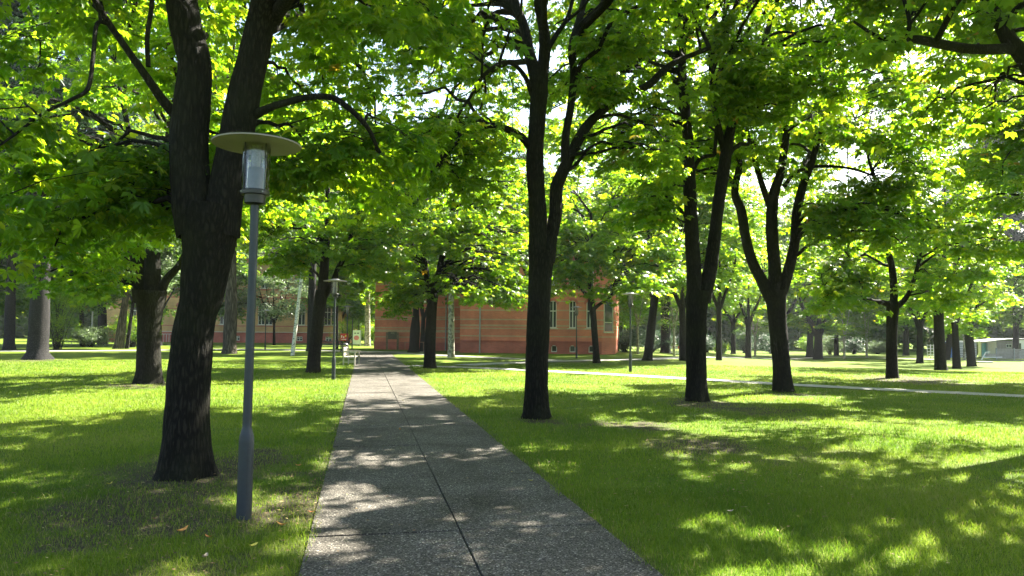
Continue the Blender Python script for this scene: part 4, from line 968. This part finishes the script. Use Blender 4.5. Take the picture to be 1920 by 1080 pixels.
def yellow_house():
    d = 104.0
    pa = P(196, 646, d)[:2]; pb = P(638, 646, d)[:2]
    root, L = placed('brick_house', 'long yellow brick house on a red base behind the left lawn', 'house', pa, pb, -.05)
    k = L / 442.0
    def X(px): return (px - 196) * k
    st = [(2.25, 2.37), (4.55, 4.65), (6.05, 6.25), (6.5, 6.62), (7.15, 7.38), (9.2, 9.3)]
    low = [(X(a), X(a) + .95, 2.5, 5.35) for a in (557.5, 575.5, 482, 496, 410, 330, 345, 240, 255, 606, 620)]
    up = [(X(a), X(a) + 1.0, 7.45, 9.1) for a in (555, 486, 410, 330, 345, 240, 255, 606)]
    base = [(X(a), X(a) + .8, .35, .95) for a in (555.5, 575, 438, 340, 250, 610)]
    wall_with_holes('wall', 0, L, 1.55, 11.4, low + up, .22, [YEL, REDD], root, st)
    wall_with_holes('plinth', 0, L, -.4, 1.45, base, .25, [REDD], root)
    mb = MB(); mb.box(-.1, L + .1, -.1, .05, 1.45, 1.55); mb.build('moulding', STONE, root)
    for a in low: window(root, *a, .16, True)
    for a in up: window(root, *a, .16, False)
    for a in base: window(root, *a, .16, False, True, None)
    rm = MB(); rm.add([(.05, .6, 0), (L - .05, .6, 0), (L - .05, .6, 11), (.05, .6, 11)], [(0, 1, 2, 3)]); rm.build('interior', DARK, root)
    sw = MB(); sw.add([(L, 0, -.4), (L, 13, -.4), (L, 13, 11.4), (L, 0, 11.4)], [(0, 1, 2, 3)]); sw.add([(0, 0, -.4), (0, 13, -.4), (0, 13, 11.4), (0, 0, 11.4)], [(0, 3, 2, 1)]); sw.add([(0, 13, -.4), (L, 13, -.4), (L, 13, 11.4), (0, 13, 11.4)], [(0, 1, 2, 3)]); sw.build('side_wall', YEL, root)
    co = MB(); co.box(-.4, L + .4, -.45, .0, 10.9, 11.4); co.build('cornice', REDD, root)
    rf = MB(); rf.add([(-.6, -.6, 11.4), (L + .6, -.6, 11.4), (L + .6, 13.6, 11.4), (-.6, 13.6, 11.4), (5, 6.5, 15.5), (L - 5, 6.5, 15.5)], [(0, 1, 5, 4), (1, 2, 5), (2, 3, 4, 5), (3, 0, 4), (3, 2, 1, 0)]); rf.build('roof', ROOF, root)
    # entrance stair with railing, seen between the mossy chestnut and the huge one
    rl = MB(); x0 = X(296)
    for i in range(9): rl.bar((x0 + i * .35, -2.2, 0), (x0 + i * .35, -2.2, 1.15), .04)
    rl.bar((x0, -2.2, 1.15), (x0 + 2.8, -2.2, 1.15), .06); rl.build('railing', plain('pale_rail', (.5, .5, .48), .5), root)
yellow_house()

# ============================================================ lamps
POLE = plain('blue_grey_lamp_paint', (.017, .024, .032), .5, .12, 20, bmp=.05)
COLLAR = plain('black_lamp_casting', (.012, .013, .016), .4, .2, bmp=.05)
WHITEP = plain('cream_shade_underside', (.25, .22, .245), .55, .10, 4, bmp=.05)
TOPM = plain('dark_shade_top', (.035, .035, .05), .35, .2)
m_, t_, b_, o_ = nmat('clear_lamp_glass')
tr = t_.nodes.new('ShaderNodeBsdfTransparent'); tr.inputs[0].default_value = (.90, .92, .88, 1); gl = t_.nodes.new('ShaderNodeBsdfGlossy'); gl.inputs[1].default_value = .08
fr = t_.nodes.new('ShaderNodeFresnel'); fr.inputs[0].default_value = 1.55; nz = tex(t_, 'ShaderNodeTexNoise', 22, coords(t_, (1, 1, .3)))
mr = t_.nodes.new('ShaderNodeMath'); mr.operation = 'MULTIPLY_ADD'; mr.inputs[1].default_value = 1.2; mr.inputs[2].default_value = .03; t_.links.new(fr.outputs[0], mr.inputs[0])
ms = t_.nodes.new('ShaderNodeMixShader'); t_.links.new(mr.outputs[0], ms.inputs[0]); t_.links.new(tr.outputs[0], ms.inputs[1]); t_.links.new(gl.outputs[0], ms.inputs[2]); t_.links.new(ms.outputs[0], o_.inputs[0])
bb = t_.nodes.new('ShaderNodeBump'); bb.inputs['Strength'].default_value = .3; t_.links.new(nz.outputs[0], bb.inputs['Height']); t_.links.new(bb.outputs[0], gl.inputs['Normal'])
LGLASS = m_
INNER = plain('grey_reflector', (.07, .085, .08), .35, .2, 10)
def make_lamp(label, loc, tilt=(0, 0), small=False, rz=0):
    r = thing('street_lamp', label, 'lamp post', loc, 'disc-topped lamp posts of the park', rz); r.rotation_euler = (tilt[0], tilt[1], rz)
    mb = MB(); mb.lathe([(.067, -.1), (.067, .70), (.064, .74), (.050, .79), (.041, .82), (.0405, .86), (.038, 2.88)], 28); p = mb.build('pole', POLE, r, True)
    dr = MB()
    for i in range(2): dr.box(-.0035 + .03 * i, .0 + .03 * i, -.0695, -.060, .25, .62)
    dr.v = []; dr.f = []; dr.m = []
    a0 = -1.05
    for dz0, dz1, a, b in ((.22, .64, a0, a0 + .04), ):
        for s in (0,):
            vs = []
            for an in (a, b):
                for z in (dz0, dz1):
                    vs.append((.0685 * math.cos(an), .0685 * math.sin(an), z)); 
            dr.add(vs, [(0, 2, 3, 1)])
    dr.bar((.068 * math.cos(a0 + .3), .068 * math.sin(a0 + .3), .635), (.0685 * math.cos(a0), .0685 * math.sin(a0), .635), .004)
    dr.build('door_slot', COLLAR, p)
    mb = MB(); mb.lathe([(.05, 2.86), (.095, 2.875), (.098, 2.93), (.10, 2.95), (.128, 2.955), (.13, 2.99), (.12, 3.0)], 32); c = mb.build('collar', COLLAR, r, True)
    bo = MB()
    for k in range(4):
        a = math.pi / 4 + k * math.pi / 2; bo.bar((.122 * math.cos(a), .122 * math.sin(a), 2.972), (.145 * math.cos(a), .145 * math.sin(a), 2.972), .012, n=6)
    bo.build('bolts', ZINC, c)
    mb = MB(); mb.lathe([(.124, 2.995), (.124, 3.425)], 36, cap=False); mb.build('glass', LGLASS, r, True)
    mb = MB(); mb.lathe([(.072, 2.995), (.072, 3.20), (.066, 3.21)], 28); mb.build('reflector', INNER, r, True)
    mb = MB(); mb.lathe([(.045, 3.20), (.05, 3.42)], 20); mb.build('louvre', plain('clear_ribbed_tube', (.14, .15, .14), .2, .3, 60), r, True)
    mb = MB()
    for k in range(4):
        a = math.pi / 4 + k * math.pi / 2 + .2; mb.bar((.130 * math.cos(a), .130 * math.sin(a), 2.98), (.130 * math.cos(a), .130 * math.sin(a), 3.425), .009, n=8)
    mb.build('rods', COLLAR, r)
    sh = MB(); sh.mi = 0
    sh.lathe([(.40, 3.436), (.405, 3.4375), (.40, 3.440), (.16, 3.478), (.14, 3.50), (.06, 3.51)], 48)
    s = sh.build('shade', TOPM, r, True)
    un = MB(); un.lathe([(.006, 3.432), (.13, 3.430), (.399, 3.424), (.401, 3.4355)], 48, cap=False); un.build('shade_underside', WHITEP, s, True)
    for o in (s,) : pass
    return r
def foot(px, py): return G(px, py)
L1 = make_lamp('nearest lamp post, blue-grey, in front of the huge twin-stemmed chestnut', G(457, 974), (math.radians(-1.2), math.radians(.0)))
def copy_tree(o, parent=None):
    c = o.copy(); COL.objects.link(c); c.parent = parent
    for ch in [x for x in bpy.data.objects if x.parent == o]: copy_tree(ch, c)
    return c
for px, py, lb in [(625, 713, 'second nearest lamp post, left of the path before the leaning chestnut'), (650, 666, 'lamp post right behind the pale wooden bench'), (497, 656, 'small far lamp post in front of the yellow brick house'),
                   (1182, 698, 'slim lamp post beside the diagonal path, right of the lone slim tree'), (1081, 672, 'lamp post in front of the arched windows of the red brick house')]:
    c = copy_tree(L1); c['label'] = lb; c.location = [float(v) for v in G(px, py)]; c.rotation_euler = (0, math.radians(.2), px * .7)

# plain thin posts in the far gap
for px, py, top, lb in [(660, 656, 598, 'thin black post just right of the lamp behind the pale bench'), (672, 649, 600, 'thin black post in front of the white notice board'), (383, 655, 590, 'x')][:2]:
    g = G(px, py); mb = MB(); h = (py - top) * g[1] / F
    mb.lathe([(.06, -.1), (.06, .8), (.045, .85), (.04, h)], 12); o = mb.build('post', DARK, None, True); o.location = g; tag(o, lb, 'post')

# ============================================================ benches
WOODP = plain('weathered_pale_wood', (.50, .47, .40), .7, .25, 12)
WOODD = plain('dark_green_wood', (.045, .055, .045), .6, .25, 12)
def bench(label, loc, rz, mat, length=1.6, depth=.62, seatz=.44):
    """front is local -y, length along x"""
    r = thing('park_bench', label, 'bench', loc, None, rz); L = length / 2
    s = MB()
    for i in range(6): s.box(-L + .04, L - .04, -depth / 2 + .03 + i * .095, -depth / 2 + .105 + i * .095, seatz - .03, seatz)
    s.build('seat', mat, r)
    b = MB(); b.bar((-L, depth / 2 - .02, .86), (L, depth / 2 - .02, .86), .05, .07); b.bar((-L, depth / 2 - .03, .52), (L, depth / 2 - .03, .52), .04, .06)
    n = 17
    for i in range(n): x = -L + .08 + (length - .16) * i / (n - 1); b.bar((x, depth / 2 - .03, .53), (x, depth / 2 - .02, .84), .045, .016)
    b.build('backrest', mat, r)
    for sx in (-1, 1):
        x = sx * (L - .03)
        l = MB(); l.bar((x, -depth / 2 + .04, 0), (x, -depth / 2 + .04, .64), .06); l.build('leg', mat, r)
        l = MB(); l.bar((x, depth / 2 - .04, 0), (x, depth / 2 - .02, .88), .06); l.build('leg', mat, r)
        a = MB(); a.bar((x, -depth / 2 - .03, .66), (x, depth / 2 - .03, .68), .045, .08); a.build('armrest', mat, r)
    st = MB()
    for sx in (-1, 1): st.bar((sx * (L - .03), -depth / 2 + .05, .16), (sx * (L - .03), depth / 2 - .05, .16), .035); st.bar((sx * (L - .03), -depth / 2 + .05, .38), (sx * (L - .03), depth / 2 - .05, .38), .05)
    st.build('stretcher', mat, r); return r
g = G(653, 685); bench('pale weathered wooden bench with armrests seen end-on at the left edge of the main path', (g[0], g[1] + .75, 0), math.pi / 2 + .05, WOODP)
g = G(619, 659); bench('dark bench facing the viewer between the leaning chestnut and the second lamp', g, .05, WOODD, 1.9)
# litter bin behind the pale bench
g = G(647, 668); bn = thing('litter_bin', 'dark litter bin behind the pale wooden bench', 'litter bin', g)
mb = MB(); mb.lathe([(.17, .12), (.20, .70), (.205, .72)], 20); mb.build('bin_body', DARK, bn, True)
mb = MB(); mb.lathe([(.21, .76), (.20, .80), (.12, .88), (.02, .90)], 20); mb.build('lid', DARK, bn, True)
mb = MB(); mb.bar((.18, 0, -.1), (.18, 0, .80), .04); mb.bar((-.18, 0, -.1), (-.18, 0, .80), .04); mb.build('frame', DARK, bn)

# ============================================================ boards, rails, barrier
SIGNR = plain('red_board', (.62, .03, .02), .5, .08); SIGNW = plain('white_board', (.8, .8, .8), .5, .05); PINK = plain('pink_print', (.75, .22, .30), .5, .1); YELP = plain('yellow_print', (.85, .6, .05), .5, .05)
def sheet(mb, x0, x1, z0, z1, y=-.034):
    mb.box(x0, x1, y - .003, y, z0, z1)
d = 86.0
g = P(645, 655, d); g[2] = 0; r = thing('notice_board', 'red notice board with white marks at the far end of the path', 'sign', g, 'notice boards at the end of the path', 0)
mb = MB(); mb.box(-.42, .42, -.03, .03, .62, 1.42); mb.build('panel', SIGNR, r)
mb = MB(); sheet(mb, -.33, -.22, .95, 1.22); sheet(mb, -.10, .0, .90, 1.12); sheet(mb, -.3, .28, .74, .80); mb.build('white_marks', SIGNW, r)
mb = MB(); sheet(mb, .1, .26, 1.08, 1.24); mb.build('yellow_mark', YELP, r)
for sx in (-.36, .36):
    mb = MB(); mb.bar((sx, .05, -.1), (sx, .05, 1.4), .06); mb.build('post', DARK, r)
g = P(668, 655, d); g[2] = 0; r = thing('notice_board', 'white notice board with a round pink print right of the red board', 'sign', g, 'notice boards at the end of the path', 0)
mb = MB(); mb.box(-.42, .42, -.03, .03, .22, 1.80); mb.build('panel', SIGNW, r)
mb = MB(); n = 20; mb.add([(.30 * math.cos(2 * math.pi * i / n), -.035, .95 + .26 * math.sin(2 * math.pi * i / n)) for i in range(n)], [tuple(range(n))]); mb.build('pink_print', PINK, r)
mb = MB(); sheet(mb, -.25, -.05, 1.42, 1.52); sheet(mb, .05, .28, 1.42, 1.52); mb.build('black_marks', DARK, r)
for sx in (-.46, .46):
    mb = MB(); mb.bar((sx, .0, -.1), (sx, .0, 1.85), .06); mb.build('post', ZINC, r)
OAK = plain('brown_wood', (.20, .13, .07), .7, .3, 8)
g = G(737, 656); r = thing('notice_board', 'brown wooden board on two posts before the red brick wall', 'sign', g)
for sx in (-.58, .42):
    mb = MB(); mb.box(sx - .09, sx + .09, -.09, .09, -.1, 1.62); mb.build('post', OAK, r)
mb = MB(); mb.box(-.488, .328, -.05, .05, .98, 1.66); mb.build('panel', plain('olive_board', (.10, .085, .045), .6, .2), r)
mb = MB(); sheet(mb, -.22, .1, 1.52, 1.58, -.052); mb.build('plate', plain('brass', (.35, .3, .15), .5), r)
RAIL = plain('galvanised_rail', (.45, .46, .46), .4, .1, metal=.3)
for px, py, wm, lb in ((759, 659, 1.6, 'low metal handrail left of the very dark broad trunk'), (793, 658, .9, 'short handrail right of the very dark broad trunk')):
    g = G(px, py); mb = MB(); mb.bar((0, 0, -.1), (0, 0, .8), .045); mb.bar((wm, 0, -.1), (wm, 0, .8), .045); mb.bar((-.05, 0, .8), (wm + .05, 0, .8), .05)
    if wm < 1: mb.bar((.2, 0, -.1), (.2, 0, .75), .04)
    o = mb.build('handrail', RAIL if wm < 1 else plain('rust_rail', (.30, .16, .11), .6), None); o.location = g; tag(o, lb, 'handrail')
g = G(1256, 663); r = thing('road_barrier', 'low red and white road barrier behind the far chestnuts', 'barrier', g)
mb = MB()
mb.mi = 0
W6 = 2.6
for i in range(10): mb.mi = i % 2; mb.box(i * W6 / 10, (i + 1) * W6 / 10 - .001, -.02, .02, .48, .70)
mb.build('striped_board', [SIGNW, SIGNR], r)
mb = MB()
for i in range(13): mb.bar((i * .21 + .03, 0, .04), (i * .21 + .03, 0, .478), .035)
mb.bar((0, 0, .03), (W6, 0, .03), .05); mb.build('mesh_panel', SIGNW, r)
for x in (.15, W6 - .15):
    mb = MB(); mb.box(x - .1, x + .1, -.3, .3, -.03, .06); mb.build('foot', DARK, r)

# ============================================================ building site on the right
PLANK = plain('grey_planks', (.30, .27, .24), .8, .2, 3); BLUE = plain('blue_cabin_paint', (.03, .10, .42), .5, .15); TURQ = plain('turquoise_tarp', (.18, .50, .52), .5, .15)
WHITEW = plain('white_sheet_wall', (.78, .78, .76), .6, .06)
def at(px, d, dz=0): p = P(px, 600, d); return np.array([p[0], p[1], float(H(p[0], p[1])) + dz])
D = 98
a = at(1868, D); b = at(1990, D); r, L = placed('site_hut', 'low grey plank hut with a sloping roof and white right wall at the right edge', 'hut', a[:2], b[:2], a[2])
k = L / (1990 - 1868)
mb = MB()
for i in range(10): mb.box(0, 30 * k, 0 + .004 * (i % 2), .08, i * .22, i * .22 + .205)
mb.build('plank_wall', PLANK, r)
mb = MB(); mb.box(30 * k + .01, L, -.01, .08, 0, 2.3); mb.box(0, .08, .081, 4, 0, 2.2); mb.box(L - .08, L, .081, 4, 0, 2.2); mb.build('wall', WHITEW, r)
mb = MB(); mb.add([(-1.9, -.3, 2.0), (L * .25, -.3, 2.4), (L + .3, -.3, 2.42), (L + .3, 4.2, 2.42), (L * .25, 4.2, 2.4), (-1.9, 4.2, 2.0), (-1.9, -.3, 2.08), (L * .25, -.3, 2.48), (L + .3, -.3, 2.5), (L + .3, 4.2, 2.5), (L * .25, 4.2, 2.48), (-1.9, 4.2, 2.08)],
    [(0, 1, 7, 6), (1, 2, 8, 7), (6, 7, 10, 11), (7, 8, 9, 10), (5, 4, 1, 0), (4, 3, 2, 1), (0, 6, 11, 5), (2, 3, 9, 8)]); mb.build('roof', ZINC, r)
window_m = MB(); window_m.box(17 * k, 27 * k, -.03, -.005, 1.35, 1.75); wn = window_m.build('window', WFRAME, r); mb = MB(); mb.box(17.5 * k, 21.6 * k, -.036, -.031, 1.4, 1.7); mb.box(22.4 * k, 26.5 * k, -.036, -.031, 1.4, 1.7); mb.build('pane', GLASS, wn)
mb = MB(); mb.box(40 * k, 45 * k, -.03, -.012, .9, 1.9); mb.build('door_window', GLASS, r)
a = at(1866, 92); b = at(2000, 92); r, L = placed('plank_fence', 'low fence of grey horizontal planks in front of the plank hut', 'fence', a[:2], b[:2], a[2])
mb = MB()
for i in range(7): mb.box(0, L, 0 + .003 * (i % 2), .04, .08 + i * .17, .08 + i * .17 + .15)
mb.build('planks', PLANK, r)
for i in range(5):
    mb = MB(); mb.box(i * L / 4 - .06, i * L / 4 + .06, -.08, -.004, -.1, 1.35); mb.build('post', ZINC, r)
a = at(1770, 97); b = at(1788, 97); r, L = placed('site_cabin', 'bright blue portable cabin behind the tight cluster of trunks', 'cabin', a[:2], b[:2], a[2])
mb = MB(); mb.box(0, L, 0, 1.2, 0, 2.0); mb.build('body', BLUE, r, bevel=.02)
mb = MB(); mb.box(.12, L - .12, -.02, -.003, .1, 1.8); mb.build('door', plain('blue_door', (.05, .15, .5), .4), r)
mb = MB(); mb.box(-.05, L + .05, -.05, 1.25, 2.003, 2.12); mb.build('roof', WHITEW, r)
a = at(1797, 98); b = at(1830, 98); r, L = placed('site_hut', 'striped grey hut seen between the middle and rightmost trunks of the cluster', 'hut', a[:2], b[:2], a[2])
mb = MB()
for i in range(9): mb.box(0, L, 0, .06, i * .22, i * .22 + .15)
mb.build('slat_wall', ZINC, r); mb = MB(); mb.box(0, L, .061, 2, 0, 2.0); mb.build('body', WHITEW, r)
mb = MB(); mb.box(-.2, L + .4, -.2, 2.2, 2.003, 2.12); mb.build('roof', WHITEW, r)
a = at(1838, 100); b = at(1867, 100); r, L = placed('tarpaulin_shelter', 'turquoise sheeted shelter left of the grey plank hut', 'shelter', a[:2], b[:2], a[2])
mb = MB(); n = 14
vs = [(L * i / n, .05 * math.sin(i * 1.7), z + (.25 * i / n if z > 1 else 0)) for z in (.0, 1.0, 1.85) for i in range(n + 1)]
mb.add(vs, [(q * (n + 1) + i, q * (n + 1) + i + 1, (q + 1) * (n + 1) + i + 1, (q + 1) * (n + 1) + i) for q in range(2) for i in range(n)]); mb.build('sheet', TURQ, r)
mb = MB()
for i in range(4): mb.bar((L * i / 3, -.1, 0), (L * i / 3, -.1, 2.0), .05)
mb.bar((0, -.1, 1.85), (L, -.1, 2.1), .05); mb.build('frame', RAIL, r)
a = at(1744, 92); b = at(1756, 92); r, L = placed('scaffold_rack', 'white tubular rack left of the tight cluster of trunks', 'rack', a[:2], b[:2], a[2])
mb = MB()
for i in range(3):
    for y in (0, .8): mb.bar((L * i / 2, y, 0), (L * i / 2, y, 1.7), .04)
for z in (.15, .5, .85, 1.2, 1.6):
    for y in (0, .8): mb.bar((0, y, z), (L, y, z), .04)
mb.build('rack', SIGNW, r)
a = at(1838, 89); r = thing('trailer_frame', 'white slanting trailer frame loaded with poles before the plank fence', 'trailer', a)
mb = MB(); mb.bar((0, 0, 0), (.55, 0, .9), .1); mb.bar((.55, 0, .9), (1.0, 0, .95), .08); mb.bar((.1, 0, .3), (2.4, 0, .35), .08); mb.build('frame', SIGNW, r)
mb = MB()
for i in range(4): mb.bar((.5, .1 * i, .42 + .08 * i), (2.2, .1 * i, .40 + .09 * i), .07)
mb.build('poles', PLANK, r)
g = G(1843, 680); mb = MB(); mb.box(-.75, .75, -.5, .5, -.02, .12); o = mb.build('manhole_slab', DARK, None, bevel=.02); o.location = g; tag(o, 'flat black slab on the lawn right of the tight cluster of trunks', 'slab')
# wire fence panels at far left
g0 = G(98, 647); g1 = G(152, 647)
r, L = placed('wire_fence', 'pale wire fence at the far end of the left lawn', 'fence', g0[:2], g1[:2], 0)
mb = MB()
for i in range(28): mb.bar((L * i / 27, 0, .05), (L * i / 27, 0, 1.6), .018)
for z in (.1, .6, 1.1, 1.6): mb.bar((0, 0, z), (L, 0, z), .03)
mb.build('wire_panel', ZINC, r)
for i in range(4):
    mb = MB(); mb.bar((L * i / 3, .05, -.1), (L * i / 3, .05, 1.75), .07); mb.build('post', ZINC, r)
g = G(171, 649); mb = MB(); mb.lathe([(.09, -.1), (.07, 3.4), (.0, 3.42)], 10); o = mb.build('post', SIGNW, None, True); o.location = g; tag(o, 'slim white post between the small dark trunk and the broad dark trunk', 'post')

# ============================================================ fallen leaves
FL = [(750, 807, .9, 'orange fallen leaf lying alone on the left slabs of the path'), (756, 752, .6, 'yellow-green fallen leaf on the centre joint of the path'), (995, 904, .7, 'tiny yellow leaf near the right edge of the path'),
      (342, 1006, 1.3, 'long orange leaf on the bare grass left of the lamp foot'), (390, 1018, .8, 'small bright orange leaf below the long orange one'), (475, 1035, 1.0, 'yellow-brown leaf just below the lamp foot'), (384, 1057, 1.1, 'pale brown curled leaf near the bottom edge'),
      (527, 995, 1.2, 'red-brown leaf between lamp foot and path'), (583, 970, .8, 'orange leaf at the left path edge'), (205, 916, .9, 'brown leaf on the shaded lawn left of the huge trunk'), (290, 983, .8, 'dull brown leaf between the huge trunk and the long orange leaf'),
      (1072, 1012, .5, 'whitish leaf on the right slabs near the path edge'), (560, 880, .9, 'brown leaf on the bare strip left of the path'), (1370, 968, .8, 'pale leaf on the right lawn')]
for i, (px, py, s, lb) in enumerate(FL):
    g = G(px, py); rng = random.Random(500 + i); V = []; n = 7; a0 = rng.uniform(0, 6.28); Lf = .042 * s; up = .0165 if -1 < 0 and path_margin(np.array([g[:2]]))[0] < 0 else .045
    mb = MB(); mid = []; 
    for q in range(n):
        t = q / (n - 1); x = (t - .5) * 2 * Lf; wdt = Lf * .42 * math.sin(math.pi * min(1, t * .92 + .06)) ** .8; cz = .022 * s * (2 * t - 1) ** 2 * rng.uniform(.7, 1.3)
        for sg in (-1, 0, 1): mid.append((x, sg * wdt, cz + abs(sg) * wdt * .55))
    fs = []
    for q in range(n - 1):
        for c_ in (0, 1): fs.append((q * 3 + c_, q * 3 + c_ + 1, q * 3 + 3 + c_ + 1, q * 3 + 3 + c_))
    mb.add(mid, fs)
    col = [(.50, .20, .05), (.55, .45, .08), (.35, .20, .10), (.6, .28, .06)][i % 4]
    if 'whitish' in lb or 'pale' in lb: col = (.30, .25, .17)
    if 'yellow' in lb: col = (.60, .50, .08)
    o = mb.build('fallen_leaf', plain('dry_leaf', col, .7, .3, 40), None, True); o.location = (g[0], g[1], g[2] + up); o.rotation_euler = (0.1, -.1, a0)
    tag(o, lb, 'leaf', 'fallen leaves')

build_grass()
def build_litter():
    rng = np.random.default_rng(77); n = 2600
    c = np.array([G(430, 930)[:2], G(300, 980)[:2], G(560, 930)[:2], G(1290, 840)[:2], G(1500, 900)[:2], G(1100, 900)[:2]]); k = rng.integers(len(c), size=n)
    xy = c[k] + rng.normal(0, 1.3, (n, 2)); e = path_margin(xy); keep = ((e > 0) | (rng.random(n) < .06)) & (xy[:, 1] > 3.5); xy = xy[keep]; n = len(xy); e = e[keep]
    s = rng.uniform(.008, .026, n); a = rng.random(n) * 6.28; z = H(xy[:, 0], xy[:, 1]) + np.where(e > 0, rng.uniform(.012, .035, n), .017)
    V = np.empty((n, 4, 3)); d = np.stack([np.cos(a), np.sin(a)], 1) * s[:, None]; q = np.stack([-d[:, 1], d[:, 0]], 1) * .45
    for i, o in enumerate((-d, q, d, -q)): V[:, i, :2] = xy + o; V[:, i, 2] = z + rng.uniform(0, .008, n)
    me = np_mesh('leaf_litter', V.reshape(-1, 3), [np.arange(n * 4).reshape(n, 4)], np.repeat(rng.random(n), 4))
    m, t, b, o = nmat('litter'); at_ = t.nodes.new('ShaderNodeAttribute'); at_.attribute_name = 'tint'
    t.links.new(ramp(t, at_.outputs['Fac'], [(0, (.05, .03, .015)), (.5, (.16, .09, .04)), (.85, (.30, .2, .08)), (1, (.4, .36, .12))]), b.inputs['Base Color']); b.inputs['Roughness'].default_value = .8
    tag(link('leaf_litter', me, None, m), 'crumbled brown leaf bits scattered on the thin grass', 'leaf litter', kind='stuff')
build_litter()

# ============================================================ the hazy air of the morning
hb = MB(); hb.box(-255, 255, -65, 305, -2.2, 46)
hm = bpy.data.materials.new('haze'); hm.use_nodes = True; ht = hm.node_tree; ht.nodes.clear()
ho = ht.nodes.new('ShaderNodeOutputMaterial'); pv = ht.nodes.new('ShaderNodeVolumePrincipled'); ht.links.new(pv.outputs[0], ho.inputs['Volume'])
pv.inputs['Density'].default_value = 0.00017; pv.inputs['Color'].default_value = (.88, .94, 1.0, 1); pv.inputs['Anisotropy'].default_value = 0.25
tag(hb.build('haze', hm), kind='stuff')
